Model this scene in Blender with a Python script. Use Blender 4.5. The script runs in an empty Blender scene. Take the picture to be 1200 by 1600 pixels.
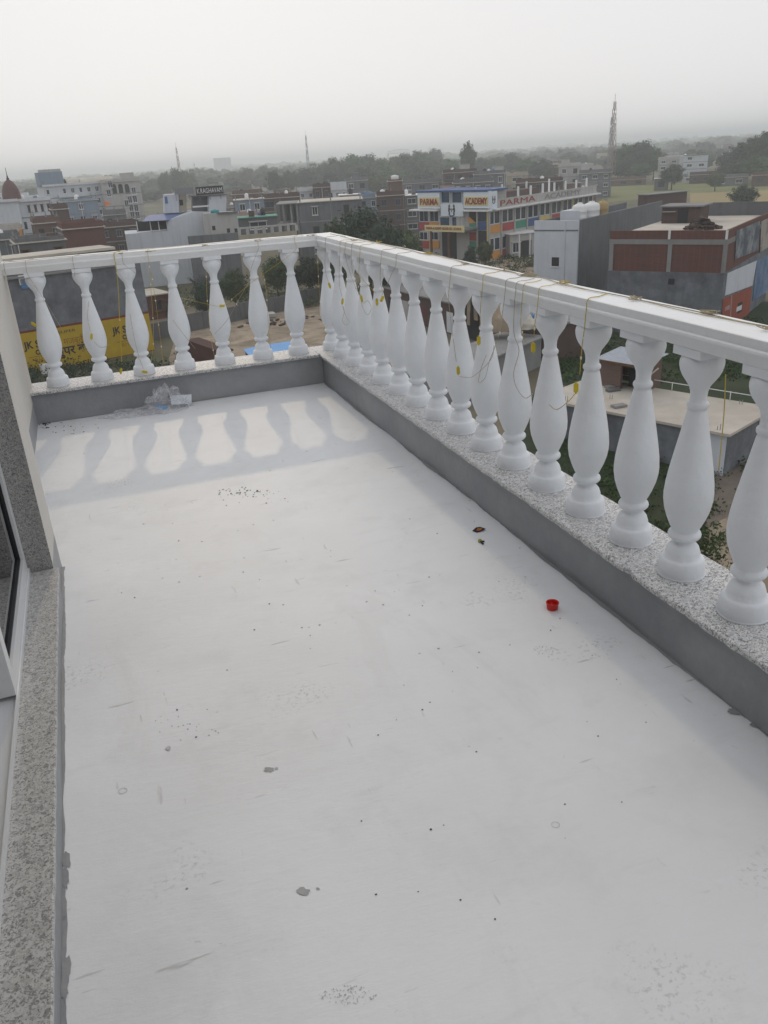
import bpy, math, random
from mathutils import Vector, Matrix, noise as mnoise
R_ = math.radians
scene = bpy.context.scene
COL = scene.collection

# ------------------------------------------------------------------ camera
CAM = Vector((-1.5652, -5.8628, 1.5491)); YAW, PITCH, ROLL, FPX = -0.3253, -0.4125, -0.0615, 1268.5
_F = Vector((-math.sin(YAW)*math.cos(PITCH), math.cos(YAW)*math.cos(PITCH), math.sin(PITCH)))
_r = Vector((math.cos(YAW), math.sin(YAW), 0)); _u = _r.cross(_F)
CR = math.cos(ROLL)*_r + math.sin(ROLL)*_u; CU = -math.sin(ROLL)*_r + math.cos(ROLL)*_u
cd = bpy.data.cameras.new('camera'); cam = bpy.data.objects.new('camera', cd); COL.objects.link(cam)
cd.sensor_fit = 'VERTICAL'; cd.sensor_height = 32.0; cd.lens = 32.0*FPX/1600
cd.clip_start = 0.05; cd.clip_end = 30000
cam.matrix_world = Matrix(((CR.x, CU.x, -_F.x, CAM.x), (CR.y, CU.y, -_F.y, CAM.y), (CR.z, CU.z, -_F.z, CAM.z), (0, 0, 0, 1)))
scene.camera = cam

# ------------------------------------------------------------------ sky, sun, exposure
SUN_TO = Vector((0.21, 1.63, 1.0)).normalized()
SUN_EL = math.asin(SUN_TO.z); SUN_AZ = math.atan2(SUN_TO.x, SUN_TO.y)
w = bpy.data.worlds.new('World'); scene.world = w; w.use_nodes = True
nt = w.node_tree; nt.nodes.clear()
sky = nt.nodes.new('ShaderNodeTexSky'); sky.sky_type = 'NISHITA'; sky.sun_disc = False
sky.sun_elevation = SUN_EL; sky.sun_rotation = SUN_AZ; sky.air_density = 1.2; sky.dust_density = 3.0; sky.ozone_density = 1.0; sky.altitude = 100
hs = nt.nodes.new('ShaderNodeHueSaturation'); hs.inputs['Saturation'].default_value = 0.75
mx = nt.nodes.new('ShaderNodeMixRGB'); mx.inputs[0].default_value = 0.945; mx.inputs[2].default_value = (8.14, 8.08, 8.18, 1)
bg = nt.nodes.new('ShaderNodeBackground'); bg.inputs['Strength'].default_value = 0.15
wo = nt.nodes.new('ShaderNodeOutputWorld')
nt.links.new(sky.outputs[0], hs.inputs['Color']); nt.links.new(hs.outputs[0], mx.inputs[1])
nt.links.new(mx.outputs[0], bg.inputs['Color']); nt.links.new(bg.outputs[0], wo.inputs['Surface'])
sl = bpy.data.lights.new('sun', 'SUN'); sl.energy = 0.5; sl.angle = R_(1.1); sl.color = (1.0, 0.80, 0.56)
so = bpy.data.objects.new('sun', sl); COL.objects.link(so); so.rotation_euler = SUN_TO.to_track_quat('Z', 'Y').to_euler(); so.location = (5, 30, 30)
vs = scene.view_settings; vs.view_transform = 'Standard'; vs.look = 'None'; vs.exposure = -0.51; vs.gamma = 1.0; vs.use_curve_mapping = False
scene.cycles.use_denoising = True
scene.cycles.max_bounces = 6; scene.cycles.diffuse_bounces = 3; scene.cycles.glossy_bounces = 3
scene.cycles.transparent_max_bounces = 12; scene.cycles.volume_bounces = 4; scene.cycles.transmission_bounces = 6
scene.cycles.caustics_reflective = False; scene.cycles.caustics_refractive = False

# ------------------------------------------------------------------ pixel to world (a survey helper: pixels of the 1200x1600 photo)
ZG = -16.5
def ray(u, v): return CR*((u-600)/FPX) - CU*((v-800)/FPX) + _F
def P(u, v, z):
    d = ray(u, v); return CAM + d*((z-CAM.z)/d.z)
def PXX(u, v, x):
    d = ray(u, v); return CAM + d*((x-CAM.x)/d.x)
def PXY(u, v, y):
    d = ray(u, v); return CAM + d*((y-CAM.y)/d.y)
def PD(u, v, dist):
    d = ray(u, v); return CAM + d*(dist/math.hypot(d.x, d.y))
def UV(p):
    d = Vector(p)-CAM; z = d.dot(_F); return 600+FPX*d.dot(CR)/z, 800-FPX*d.dot(CU)/z

# ------------------------------------------------------------------ mesh builder
class MB:
    def __init__(s): s.v = []; s.f = []; s.sm = []
    def add(s, vs, fs, smooth=False):
        o = len(s.v); s.v += [tuple(p) for p in vs]; s.f += [tuple(i+o for i in f) for f in fs]; s.sm += [smooth]*len(fs); return s
    def hexa(s, p):  # 8 pts: bottom 4 ccw, top 4
        return s.add(p, [(3,2,1,0), (4,5,6,7), (0,1,5,4), (1,2,6,5), (2,3,7,6), (3,0,4,7)])
    def box(s, x0, x1, y0, y1, z0, z1, fr=None):
        p = [(x0,y0,z0),(x1,y0,z0),(x1,y1,z0),(x0,y1,z0),(x0,y0,z1),(x1,y0,z1),(x1,y1,z1),(x0,y1,z1)]
        if fr: p = [fr.pt(*q) for q in p]
        return s.hexa(p)
    def quad(s, a, b, c, d): return s.add([a,b,c,d], [(0,1,2,3)])
    def prism(s, poly, z0, z1):  # poly ccw list of (x,y)
        n = len(poly); vs = [(x,y,z0) for x,y in poly]+[(x,y,z1) for x,y in poly]
        return s.add(vs, [tuple(range(n-1,-1,-1)), tuple(range(n,2*n))]+[(i,(i+1)%n,n+(i+1)%n,n+i) for i in range(n)])
    def sweep(s, prof, a, b, up=Vector((0,0,1)), caps=True):  # prof: (side, z) ccw; swept from a to b
        a = Vector(a); b = Vector(b); t = (b-a).normalized(); side = t.cross(up).normalized(); n = len(prof)
        vs = [a+side*p+up*q for p,q in prof]+[b+side*p+up*q for p,q in prof]
        fs = [(i,(i+1)%n,n+(i+1)%n,n+i) for i in range(n)]
        if caps: fs += [tuple(range(n-1,-1,-1)), tuple(range(n,2*n))]
        return s.add(vs, fs)
    def lathe(s, prof, seg=24, c=(0,0,0), smooth=True, cap=True):
        vs = []; fs = []; n = len(prof)
        for r,z in prof:
            for k in range(seg):
                a = 2*math.pi*k/seg; vs.append((c[0]+r*math.cos(a), c[1]+r*math.sin(a), c[2]+z))
        for i in range(n-1):
            for k in range(seg):
                k2 = (k+1)%seg; fs.append((i*seg+k, i*seg+k2, (i+1)*seg+k2, (i+1)*seg+k))
        if cap: fs += [tuple(range(seg-1,-1,-1)), tuple((n-1)*seg+k for k in range(seg))]
        return s.add(vs, fs, smooth)
    def tube(s, pts, r, seg=5, r1=None, smooth=True):
        pts = [Vector(p) for p in pts]; n = len(pts); vs = []; fs = []
        for i,p in enumerate(pts):
            t = (pts[min(i+1,n-1)]-pts[max(i-1,0)])
            if t.length < 1e-9: t = Vector((0,0,1))
            t.normalize(); a = t.cross(Vector((0.31,0.17,0.93)))
            if a.length < 1e-3: a = t.cross(Vector((1,0,0)))
            a.normalize(); b = t.cross(a); rr = r if r1 is None else r+(r1-r)*i/(n-1)
            for k in range(seg):
                an = 2*math.pi*k/seg; vs.append(p+(a*math.cos(an)+b*math.sin(an))*rr)
        for i in range(n-1):
            for k in range(seg): fs.append((i*seg+k, i*seg+(k+1)%seg, (i+1)*seg+(k+1)%seg, (i+1)*seg+k))
        fs += [tuple(range(seg-1,-1,-1)), tuple((n-1)*seg+k for k in range(seg))]
        return s.add(vs, fs, smooth)
    def build(s, name, mat, parent=None, origin=None):
        me = bpy.data.meshes.new(name)
        o = Vector(parent.location) if parent is not None else Vector(origin or (0,0,0))
        if parent is not None and parent.parent is not None:
            o = o + Vector(parent.parent.location)
        me.from_pydata([tuple(Vector(p)-o) for p in s.v], [], s.f)
        me.polygons.foreach_set('use_smooth', s.sm); me.update()
        me.materials.append(mat if not isinstance(mat, str) else M[mat])
        ob = bpy.data.objects.new(name, me); COL.objects.link(ob)
        if parent is not None: ob.parent = parent
        elif origin is not None: ob.location = o
        return ob
def tag(o, label=None, cat=None, group=None, kind=None):
    if label: o['label'] = label
    if cat: o['category'] = cat
    if group: o['group'] = group
    if kind: o['kind'] = kind
    return o
def thing(name, label, cat, loc, group=None):
    o = bpy.data.objects.new(name, None); COL.objects.link(o); o.location = loc; o.empty_display_size = 0.2
    return tag(o, label, cat, group)
def link_copy(o, parent=None):
    c = o.copy(); COL.objects.link(c)
    if parent is not None: c.parent = parent
    return c
def copy_tree(root, loc, rz=0.0, sc=1.0, label=None, group=None):
    r = link_copy(root); r.location = loc; r.rotation_euler = (0, 0, rz); r.scale = sc if hasattr(sc, '__len__') else (sc, sc, sc)
    if label: r['label'] = label
    if group: r['group'] = group
    for ch in root.children:
        c = link_copy(ch, r)
        for g in ch.children: link_copy(g, c)
    return r

# ------------------------------------------------------------------ materials
M = {}
def mat(name, col, rough=0.85, var=0.12, scale=2.0, detail=5, col2=None, amt=0.5, lo=0.4, hi=0.65, bump=0.0, bscale=None, streak=0.0, metal=0.0, island=0.0, spec=0.3, stretch=None, coords='Object'):
    m = bpy.data.materials.new(name); m.use_nodes = True; t = m.node_tree; b = t.nodes['Principled BSDF']
    b.inputs['Roughness'].default_value = rough; b.inputs['Metallic'].default_value = metal
    b.inputs['Specular IOR Level'].default_value = spec
    L = t.links.new; N = t.nodes.new
    tc = N('ShaderNodeNewGeometry') if coords == 'World' else N('ShaderNodeTexCoord')
    src = tc.outputs['Position'] if coords == 'World' else tc.outputs['Object']
    if stretch:
        mp = N('ShaderNodeMapping'); mp.inputs['Scale'].default_value = stretch; L(src, mp.inputs[0]); src2 = mp.outputs[0]
    else: src2 = src
    n1 = N('ShaderNodeTexNoise'); n1.inputs['Scale'].default_value = scale; n1.inputs['Detail'].default_value = detail; n1.inputs['Roughness'].default_value = 0.65; L(src2, n1.inputs['Vector'])
    cur = None
    rgb = N('ShaderNodeRGB'); rgb.outputs[0].default_value = (*col, 1); cur = rgb.outputs[0]
    if col2:
        rp = N('ShaderNodeMapRange'); rp.inputs[1].default_value = lo; rp.inputs[2].default_value = hi; rp.inputs[4].default_value = amt
        n2 = N('ShaderNodeTexNoise'); n2.inputs['Scale'].default_value = scale*0.37; n2.inputs['Detail'].default_value = 7; n2.inputs['Roughness'].default_value = 0.7; L(src2, n2.inputs['Vector'])
        L(n2.outputs[0], rp.inputs[0]); mxx = N('ShaderNodeMixRGB'); L(rp.outputs[0], mxx.inputs[0]); L(cur, mxx.inputs[1]); mxx.inputs[2].default_value = (*col2, 1); cur = mxx.outputs[0]
    val = N('ShaderNodeMapRange'); val.inputs[1].default_value = 0.25; val.inputs[2].default_value = 0.75; val.inputs[3].default_value = 1-var; val.inputs[4].default_value = 1+var; L(n1.outputs[0], val.inputs[0])
    hv = N('ShaderNodeHueSaturation'); L(cur, hv.inputs['Color']); L(val.outputs[0], hv.inputs['Value']); cur = hv.outputs[0]
    if streak:
        mp = N('ShaderNodeMapping'); mp.inputs['Scale'].default_value = (1.3, 1.3, 0.09); L(src, mp.inputs[0])
        n3 = N('ShaderNodeTexNoise'); n3.inputs['Scale'].default_value = 1.1; n3.inputs['Detail'].default_value = 6; n3.inputs['Roughness'].default_value = 0.7; L(mp.outputs[0], n3.inputs['Vector'])
        r3 = N('ShaderNodeMapRange'); r3.inputs[1].default_value = 0.48; r3.inputs[2].default_value = 0.72; r3.inputs[4].default_value = streak; L(n3.outputs[0], r3.inputs[0])
        m3 = N('ShaderNodeMixRGB'); L(r3.outputs[0], m3.inputs[0]); L(cur, m3.inputs[1]); m3.inputs[2].default_value = (col[0]*0.4, col[1]*0.4, col[2]*0.4, 1); cur = m3.outputs[0]
    if island:
        gi = N('ShaderNodeNewGeometry'); ri = N('ShaderNodeMapRange'); ri.inputs[3].default_value = 1-island; ri.inputs[4].default_value = 1+island; L(gi.outputs['Random Per Island'], ri.inputs[0])
        hi2 = N('ShaderNodeHueSaturation'); L(cur, hi2.inputs['Color']); L(ri.outputs[0], hi2.inputs['Value'])
        rh = N('ShaderNodeMapRange'); rh.inputs[3].default_value = 0.47; rh.inputs[4].default_value = 0.53; L(gi.outputs['Random Per Island'], rh.inputs[0]); L(rh.outputs[0], hi2.inputs['Hue']); cur = hi2.outputs[0]
        oi = N('ShaderNodeObjectInfo'); ro = N('ShaderNodeMapRange'); ro.inputs[3].default_value = .72; ro.inputs[4].default_value = 1.3; L(oi.outputs['Random'], ro.inputs[0]); ho = N('ShaderNodeMapRange'); ho.inputs[3].default_value = .475; ho.inputs[4].default_value = .515; L(oi.outputs['Random'], ho.inputs[0]); h3 = N('ShaderNodeHueSaturation'); L(cur, h3.inputs['Color']); L(ro.outputs[0], h3.inputs['Value']); L(ho.outputs[0], h3.inputs['Hue']); cur = h3.outputs[0]
    L(cur, b.inputs['Base Color'])
    if bump:
        nb = N('ShaderNodeTexNoise'); nb.inputs['Scale'].default_value = bscale or scale*8; nb.inputs['Detail'].default_value = 6; L(src2, nb.inputs['Vector'])
        bp = N('ShaderNodeBump'); bp.inputs['Strength'].default_value = bump; bp.inputs['Distance'].default_value = 0.02; L(nb.outputs[0], bp.inputs['Height']); L(bp.outputs[0], b.inputs['Normal'])
    M[name] = m; return m
def brick_mat(name, c1, c2, mortar, sc=1.0, grime=0.35):
    m = mat(name, c1, rough=0.9, var=0.2, scale=0.7); t = m.node_tree; b = t.nodes['Principled BSDF']; L = t.links.new; N = t.nodes.new
    ge = N('ShaderNodeNewGeometry'); sx = N('ShaderNodeSeparateXYZ'); L(ge.outputs['Position'], sx.inputs[0])
    ad = N('ShaderNodeMath'); ad.operation = 'ADD'; L(sx.outputs[0], ad.inputs[0]); L(sx.outputs[1], ad.inputs[1])
    cx = N('ShaderNodeCombineXYZ'); L(ad.outputs[0], cx.inputs[0]); L(sx.outputs[2], cx.inputs[1])
    bt = N('ShaderNodeTexBrick'); L(cx.outputs[0], bt.inputs['Vector']); bt.inputs['Color1'].default_value = (*c1,1); bt.inputs['Color2'].default_value = (*c2,1); bt.inputs['Mortar'].default_value = (*mortar,1)
    bt.inputs['Scale'].default_value = sc; bt.inputs['Brick Width'].default_value = 0.24; bt.inputs['Row Height'].default_value = 0.085; bt.inputs['Mortar Size'].default_value = 0.008
    no = N('ShaderNodeTexNoise'); no.inputs['Scale'].default_value = 0.6; no.inputs['Detail'].default_value = 8; no.inputs['Roughness'].default_value = 0.7; L(ge.outputs['Position'], no.inputs['Vector'])
    mr = N('ShaderNodeMapRange'); mr.inputs[1].default_value = 0.45; mr.inputs[2].default_value = 0.7; mr.inputs[4].default_value = grime; L(no.outputs[0], mr.inputs[0])
    mi = N('ShaderNodeMixRGB'); L(mr.outputs[0], mi.inputs[0]); L(bt.outputs['Color'], mi.inputs[1]); mi.inputs[2].default_value = (mortar[0]*0.55, mortar[1]*0.55, mortar[2]*0.55, 1)
    L(mi.outputs[0], b.inputs['Base Color'])
def floor_mat():
    m = bpy.data.materials.new('white_floor_paint'); m.use_nodes = True; t = m.node_tree; b = t.nodes['Principled BSDF']; L = t.links.new; N = t.nodes.new
    b.inputs['Roughness'].default_value = 0.48; b.inputs['Specular IOR Level'].default_value = 0.5
    ge = N('ShaderNodeNewGeometry'); pos = ge.outputs['Position']
    def noi(sc, det, ro=0.6, st=None, rot=0, dist=0):
        v = pos
        if st:
            mp = N('ShaderNodeMapping'); mp.inputs['Scale'].default_value = st; mp.inputs['Rotation'].default_value = (0,0,rot); L(pos, mp.inputs[0]); v = mp.outputs[0]
        n = N('ShaderNodeTexNoise'); n.inputs['Scale'].default_value = sc; n.inputs['Detail'].default_value = det; n.inputs['Roughness'].default_value = ro; n.inputs['Distortion'].default_value = dist; L(v, n.inputs['Vector']); return n.outputs[0]
    def rng(x, a, bb, c, d):
        r = N('ShaderNodeMapRange'); r.inputs[1].default_value = a; r.inputs[2].default_value = bb; r.inputs[3].default_value = c; r.inputs[4].default_value = d; L(x, r.inputs[0]); return r.outputs[0]
    def mixc(f, a, bcol):
        mm = N('ShaderNodeMixRGB'); L(f, mm.inputs[0])
        if isinstance(a, tuple): mm.inputs[1].default_value = (*a,1)
        else: L(a, mm.inputs[1])
        mm.inputs[2].default_value = (*bcol,1); return mm.outputs[0]
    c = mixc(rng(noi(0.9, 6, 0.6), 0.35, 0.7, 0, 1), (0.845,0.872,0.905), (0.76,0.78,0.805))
    c = mixc(rng(noi(3.2, 7, 0.7), 0.52, 0.75, 0, 0.55), c, (0.68,0.70,0.72))
    c = mixc(rng(noi(9, 4, 0.6, (0.35,1.5,1), 0.35), 0.60, 0.78, 0, 0.3), c, (0.66,0.67,0.685))
    c = mixc(rng(noi(1.6, 5, 0.75, (1.0,0.5,1), 0.6, 2.2), 0.56, 0.70, 0, 0.3), c, (0.69,0.70,0.71))
    c = mixc(rng(noi(0.55, 8, 0.72, None, 0, 1.2), 0.50, 0.66, 0, 0.42), c, (0.71,0.725,0.745))
    c = mixc(rng(noi(5.5, 9, 0.8, (0.6,1,1), 0.9, 1.0), 0.60, 0.72, 0, 0.35), c, (0.58,0.585,0.59))
    # short trowel scratches
    c = mixc(rng(noi(26, 3, 0.5, (0.16,1.2,1), 0.25), 0.695, 0.74, 0, 0.55), c, (0.38,0.38,0.385))
    c = mixc(rng(noi(34, 3, 0.5, (1.1,0.17,1), -0.2), 0.70, 0.75, 0, 0.42), c, (0.44,0.44,0.445))
    c = mixc(rng(noi(15, 5, 0.75, (0.7,1.2,1), 0.4, 0.8), 0.665, 0.72, 0, 0.55), c, (0.50,0.50,0.505))
    # specks
    vo = N('ShaderNodeTexVoronoi'); vo.inputs['Scale'].default_value = 7.5; L(pos, vo.inputs['Vector'])
    sep = N('ShaderNodeSeparateColor'); L(vo.outputs['Color'], sep.inputs[0])
    sz = rng(sep.outputs[0], 0.80, 1.0, 0.0, 0.034)
    lt = N('ShaderNodeMath'); lt.operation = 'LESS_THAN'; L(vo.outputs['Distance'], lt.inputs[0]); L(sz, lt.inputs[1])
    dk = N('ShaderNodeMath'); dk.operation = 'MULTIPLY'; L(lt.outputs[0], dk.inputs[0]); dk.inputs[1].default_value = 0.75
    c = mixc(dk.outputs[0], c, (0.07,0.065,0.06))
    # gritty worn patches
    g1 = rng(noi(1.7, 3, 0.5), 0.62, 0.70, 0, 1); g2 = rng(noi(70, 4, 0.7), 0.54, 0.62, 0, 0.6)
    mu = N('ShaderNodeMath'); mu.operation = 'MULTIPLY'; L(g1, mu.inputs[0]); L(g2, mu.inputs[1]); c = mixc(mu.outputs[0], c, (0.42,0.42,0.41))
    L(c, b.inputs['Base Color'])
    bp = N('ShaderNodeBump'); bp.inputs['Strength'].default_value = 0.45; bp.inputs['Distance'].default_value = 0.005
    L(noi(22, 8, 0.7, (0.5,1.4,1), 0.3), bp.inputs['Height']); L(bp.outputs[0], b.inputs['Normal'])
    M['floor'] = m
def granite_mat(name, base, dark, mid, s=1.0, amount=0.5, st=(1,1,1)):
    m = bpy.data.materials.new(name); m.use_nodes = True; t = m.node_tree; b = t.nodes['Principled BSDF']; L = t.links.new; N = t.nodes.new
    b.inputs['Roughness'].default_value = 0.38; b.inputs['Specular IOR Level'].default_value = 0.4
    ge = N('ShaderNodeNewGeometry'); mp = N('ShaderNodeMapping'); mp.inputs['Scale'].default_value = st; L(ge.outputs['Position'], mp.inputs[0])
    def noi(sc, det, ro, di):
        n = N('ShaderNodeTexNoise'); n.inputs['Scale'].default_value = sc*s; n.inputs['Detail'].default_value = det; n.inputs['Roughness'].default_value = ro; n.inputs['Distortion'].default_value = di; L(mp.outputs[0], n.inputs['Vector']); return n.outputs[0]
    def rng(x, a, bb, c, d):
        r = N('ShaderNodeMapRange'); r.inputs[1].default_value = a; r.inputs[2].default_value = bb; r.inputs[3].default_value = c; r.inputs[4].default_value = d; L(x, r.inputs[0]); return r.outputs[0]
    def mixc(f, a, bcol):
        mm = N('ShaderNodeMixRGB'); L(f, mm.inputs[0])
        if isinstance(a, tuple): mm.inputs[1].default_value = (*a,1)
        else: L(a, mm.inputs[1])
        mm.inputs[2].default_value = (*bcol,1); return mm.outputs[0]
    c = mixc(rng(noi(34,5,0.7,1.2),0.46,0.56,0,0.9), base, mid)
    c = mixc(rng(noi(58,3,0.6,1.4),0.535,0.565,0,0.95*min(1,amount*2)), c, dark)
    c = mixc(rng(noi(120,2,0.5,0.5),0.60,0.66,0,0.7), c, (dark[0]*0.6,dark[1]*0.6,dark[2]*0.6))
    L(c, b.inputs['Base Color']); M[name] = m
def glass_mat(name, col=(0.02,0.025,0.03), rough=0.08):
    m = bpy.data.materials.new(name); m.use_nodes = True; b = m.node_tree.nodes['Principled BSDF']
    b.inputs['Base Color'].default_value = (*col,1); b.inputs['Roughness'].default_value = rough; b.inputs['Specular IOR Level'].default_value = 0.5; M[name] = m
def clear_mat(name, tint, gloss=0.05, rough=0.03, film=False):
    m = bpy.data.materials.new(name); m.use_nodes = True; t = m.node_tree; t.nodes.clear(); N = t.nodes.new; L = t.links.new
    o = N('ShaderNodeOutputMaterial'); mx = N('ShaderNodeMixShader'); tr = N('ShaderNodeBsdfTransparent'); gl = N('ShaderNodeBsdfGlossy')
    tr.inputs[0].default_value = (*tint,1); gl.inputs['Roughness'].default_value = rough; base = tr.outputs[0]
    if film:
        tl = N('ShaderNodeBsdfTranslucent'); tl.inputs[0].default_value = (.9,.92,.95,1); df = N('ShaderNodeBsdfDiffuse'); df.inputs[0].default_value = (.9,.92,.95,1); m1 = N('ShaderNodeMixShader'); L(tl.outputs[0], m1.inputs[1]); L(df.outputs[0], m1.inputs[2])
        no = N('ShaderNodeTexNoise'); no.inputs['Scale'].default_value = 26; no.inputs['Detail'].default_value = 4; no.inputs['Distortion'].default_value = 1.5; rg = N('ShaderNodeMapRange'); rg.inputs[1].default_value = .44; rg.inputs[2].default_value = .64; rg.inputs[3].default_value = .03; rg.inputs[4].default_value = .5; L(no.outputs[0], rg.inputs[0])
        m2 = N('ShaderNodeMixShader'); L(rg.outputs[0], m2.inputs[0]); L(tr.outputs[0], m2.inputs[1]); L(m1.outputs[0], m2.inputs[2]); base = m2.outputs[0]; mx.inputs[0].default_value = gloss
    else:
        fr = N('ShaderNodeFresnel'); fr.inputs[0].default_value = 1.45; ad = N('ShaderNodeMath'); ad.inputs[1].default_value = gloss; L(fr.outputs[0], ad.inputs[0]); ad.use_clamp = True; L(ad.outputs[0], mx.inputs[0])
    L(base, mx.inputs[1]); L(gl.outputs[0], mx.inputs[2]); L(mx.outputs[0], o.inputs[0]); M[name] = m
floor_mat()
granite_mat('granite_white', (0.76,0.76,0.76), (0.13,0.13,0.135), (0.56,0.56,0.565), 1.7, 0.42, (1,1.2,1))
granite_mat('granite_beige', (0.56,0.56,0.555), (0.16,0.16,0.165), (0.43,0.43,0.425), 1.6, 0.36)
granite_mat('granite_dark', (0.44,0.43,0.42), (0.14,0.14,0.14), (0.32,0.315,0.31), 3.0, 0.5)
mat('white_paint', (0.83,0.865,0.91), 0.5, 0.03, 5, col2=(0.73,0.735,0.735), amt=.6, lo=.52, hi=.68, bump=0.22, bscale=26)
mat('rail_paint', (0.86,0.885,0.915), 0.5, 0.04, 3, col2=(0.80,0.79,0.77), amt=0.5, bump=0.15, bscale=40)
mat('grey_cement', (0.255,0.27,0.29), 0.5, 0.16, 2.2, col2=(0.36,0.37,0.38), amt=0.9, bump=0.2, bscale=30, spec=.6)
mat('cream_plaster', (0.62,0.60,0.56), 0.8, 0.05, 2, bump=0.15, bscale=40)
mat('interior_white', (0.8,0.8,0.78), 0.8, 0.04, 1)
mat('aluminium_white', (0.70,0.72,0.74), 0.35, 0.03, 3, spec=0.5)
mat('gasket', (0.03,0.032,0.035), 0.6, 0.05, 3)
clear_mat('door_glass', (0.80,0.86,0.84), 0.14)
clear_mat('bag_film', (0.99,0.99,1.0), 0.06, 0.12, film=True)
mat('red_plastic', (0.62,0.02,0.012), 0.35, 0.05, 20, spec=0.5)
mat('wire_tan', (0.42,0.36,0.24), 0.5, 0.15, 20)
mat('wire_yellow', (0.52,0.38,0.05), 0.45, 0.1, 20)
mat('box_yellow', (0.60,0.47,0.03), 0.45, 0.08, 30)
mat('bulb', (0.75,0.73,0.62), 0.3, 0.05, 30)
mat('paper', (0.66,0.70,0.76), 0.7, 0.06, 30)
mat('blue_print', (0.12,0.32,0.60), 0.6, 0.1, 30)
mat('foil_dark', (0.03,0.02,0.02), 0.35, 0.2, 40)
mat('foil_orange', (0.42,0.14,0.04), 0.35, 0.3, 60)
mat('scrap_green', (0.35,0.38,0.04), 0.5, 0.2, 60)
mat('grit', (0.045,0.042,0.04), 0.9, 0.3, 60)

# ================================================================== THE TERRACE
HP, BC, SP = 0.2263, 0.1174, 0.2881      # plinth height, baluster centre line, baluster spacing
XW, XR = -1.888, -2.05                   # door wall plane, recessed wall plane
YN = -8.2                                # near end of the terrace
fl = MB(); fl.prism([(XW+0.0,YN),(0.03,YN),(0.03,0.03),(XR-0.03,0.03),(XR-0.03,-2.40),(XW,-2.40)], -0.12, 0.0)
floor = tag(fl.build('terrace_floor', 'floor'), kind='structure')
def blob(name, pts, matn, z=0.0012):
    m = MB(); m.add([(p.x, p.y, z) for p in pts], [tuple(range(len(pts)))]); return m
SZ = [.0012]
def stain(u, v, ru, rv, mt, seed, n=18, ang=0.0):
    SZ[0] += .00016
    rnd = random.Random(seed); c = P(u, v, 0); ex = P(u+ru, v, 0)-c; ey = P(u, v-rv, 0)-c; pts = []
    for k in range(n):
        a = 2*math.pi*k/n; q = 0.72+0.5*rnd.random(); pts.append(c+ex*math.cos(a)*q+ey*math.sin(a)*q)
    o = blob('stain', pts, mt, SZ[0]); ob = o.build('stain', M[mt], floor); return ob
mat('stain_grey', (0.43,0.435,0.44), 0.8, 0.2, 30)
mat('stain_light', (0.56,0.57,0.58), 0.8, 0.25, 50)
stain(420,1203,8,4,'stain_grey',1); stain(473,1393,10,6,'stain_grey',2); stain(432,1201,3,2,'stain_light',3); stain(497,1389,3,1.6,'stain_grey',4)
stain(263,1170,4,3.5,'stain_light',5); 
for (u, v, ru, rv, sd) in [(103,1345,7,14,11),(102,1372,6,18,12),(104,1515,8,22,13),(101,1545,6,20,14),(99,1410,5,30,15),(1150,1112,16,5,16),(1185,1132,14,6,17),(1190,1128,10,9,18)]:
    stain(u, v, ru, rv, 'grey_cement', sd)
# worn, gritty patches: clusters of flecks, one mass each
def flecks(name, u, v, ru, rv, n, seed, mt, s0=0.002, s1=0.006, label='', tilt=0.0):
    rnd = random.Random(seed); m = MB()
    for _ in range(n):
        a = rnd.uniform(0, 6.28); q = rnd.random()**0.6; c = P(u+ru*q*math.cos(a)+tilt*rv*math.sin(a), v+rv*q*math.sin(a), 0.0008); s = rnd.uniform(s0, s1); an = rnd.uniform(0, 6.28); k = rnd.randint(4, 6); h = s*rnd.uniform(0.1, 0.5)
        e = rnd.uniform(0.35, 1.0)
        top = [(c.x+s*math.cos(an+6.283*i/k)*rnd.uniform(.7,1.1), c.y+e*s*math.sin(an+6.283*i/k)*rnd.uniform(.7,1.1)) for i in range(k)]
        m.prism(top, 0.0006, 0.001+h)
    o = m.build(name, mt); return tag(o, label, 'debris', kind='stuff')
flecks('grit', 378, 770, 44, 9, 34, 21, 'grit', 0.0015, 0.006, 'dark grit scattered on the white floor below the baluster shadows')
flecks('grit', 395, 777, 60, 18, 26, 22, 'grit', 0.002, 0.005, 'loose dark crumbs spread around the grit patch')
flecks('grit', 70, 664, 9, 6, 26, 23, 'grit', 0.003, 0.010, 'black crumbs in the far left floor corner')
flecks('grit', 110, 666, 45, 12, 24, 24, 'grit', 0.002, 0.006, 'small crumbs along the foot of the back kerb')
flecks('grit', 222, 648, 40, 3, 14, 25, 'grit', 0.002, 0.006, 'dark rubbish under the clear plastic bag')
flecks('scuff', 545, 1556, 46, 16, 110, 26, 'stain_light', 0.0006, 0.002, 'rough scuffed patch at the bottom of the white floor')
flecks('scuff', 852, 1017, 20, 10, 70, 27, 'stain_light', 0.0006, 0.0024, 'rough scuffed patch below the red cap')
flecks('scuff', 295, 1130, 55, 30, 26, 28, 'stain_grey', 0.001, 0.003, 'grey flecks on the left of the white floor')
flecks('scuff', 640, 1050, 480, 420, 60, 29, 'grit', 0.0012, 0.0036, 'tiny dark specks spread over the white floor')
flecks('scuff', 560, 900, 420, 200, 50, 30, 'stain_grey', 0.002, 0.005, 'grey specks spread over the far part of the white floor')
# faint rings left by bottle mouths
for (u, v, r) in [(192,1236,0.012),(868,1289,0.0105)]:
    c = P(u, v, 0); m = MB(); n = 20
    m.add([(c.x+rr*math.cos(6.283*k/n), c.y+rr*math.sin(6.283*k/n), 0.0012) for rr in (r, r*0.84) for k in range(n)], [(k,(k+1)%n,n+(k+1)%n,n+k) for k in range(n)])
    m.build('ring_mark', 'stain_light', floor)

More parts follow.
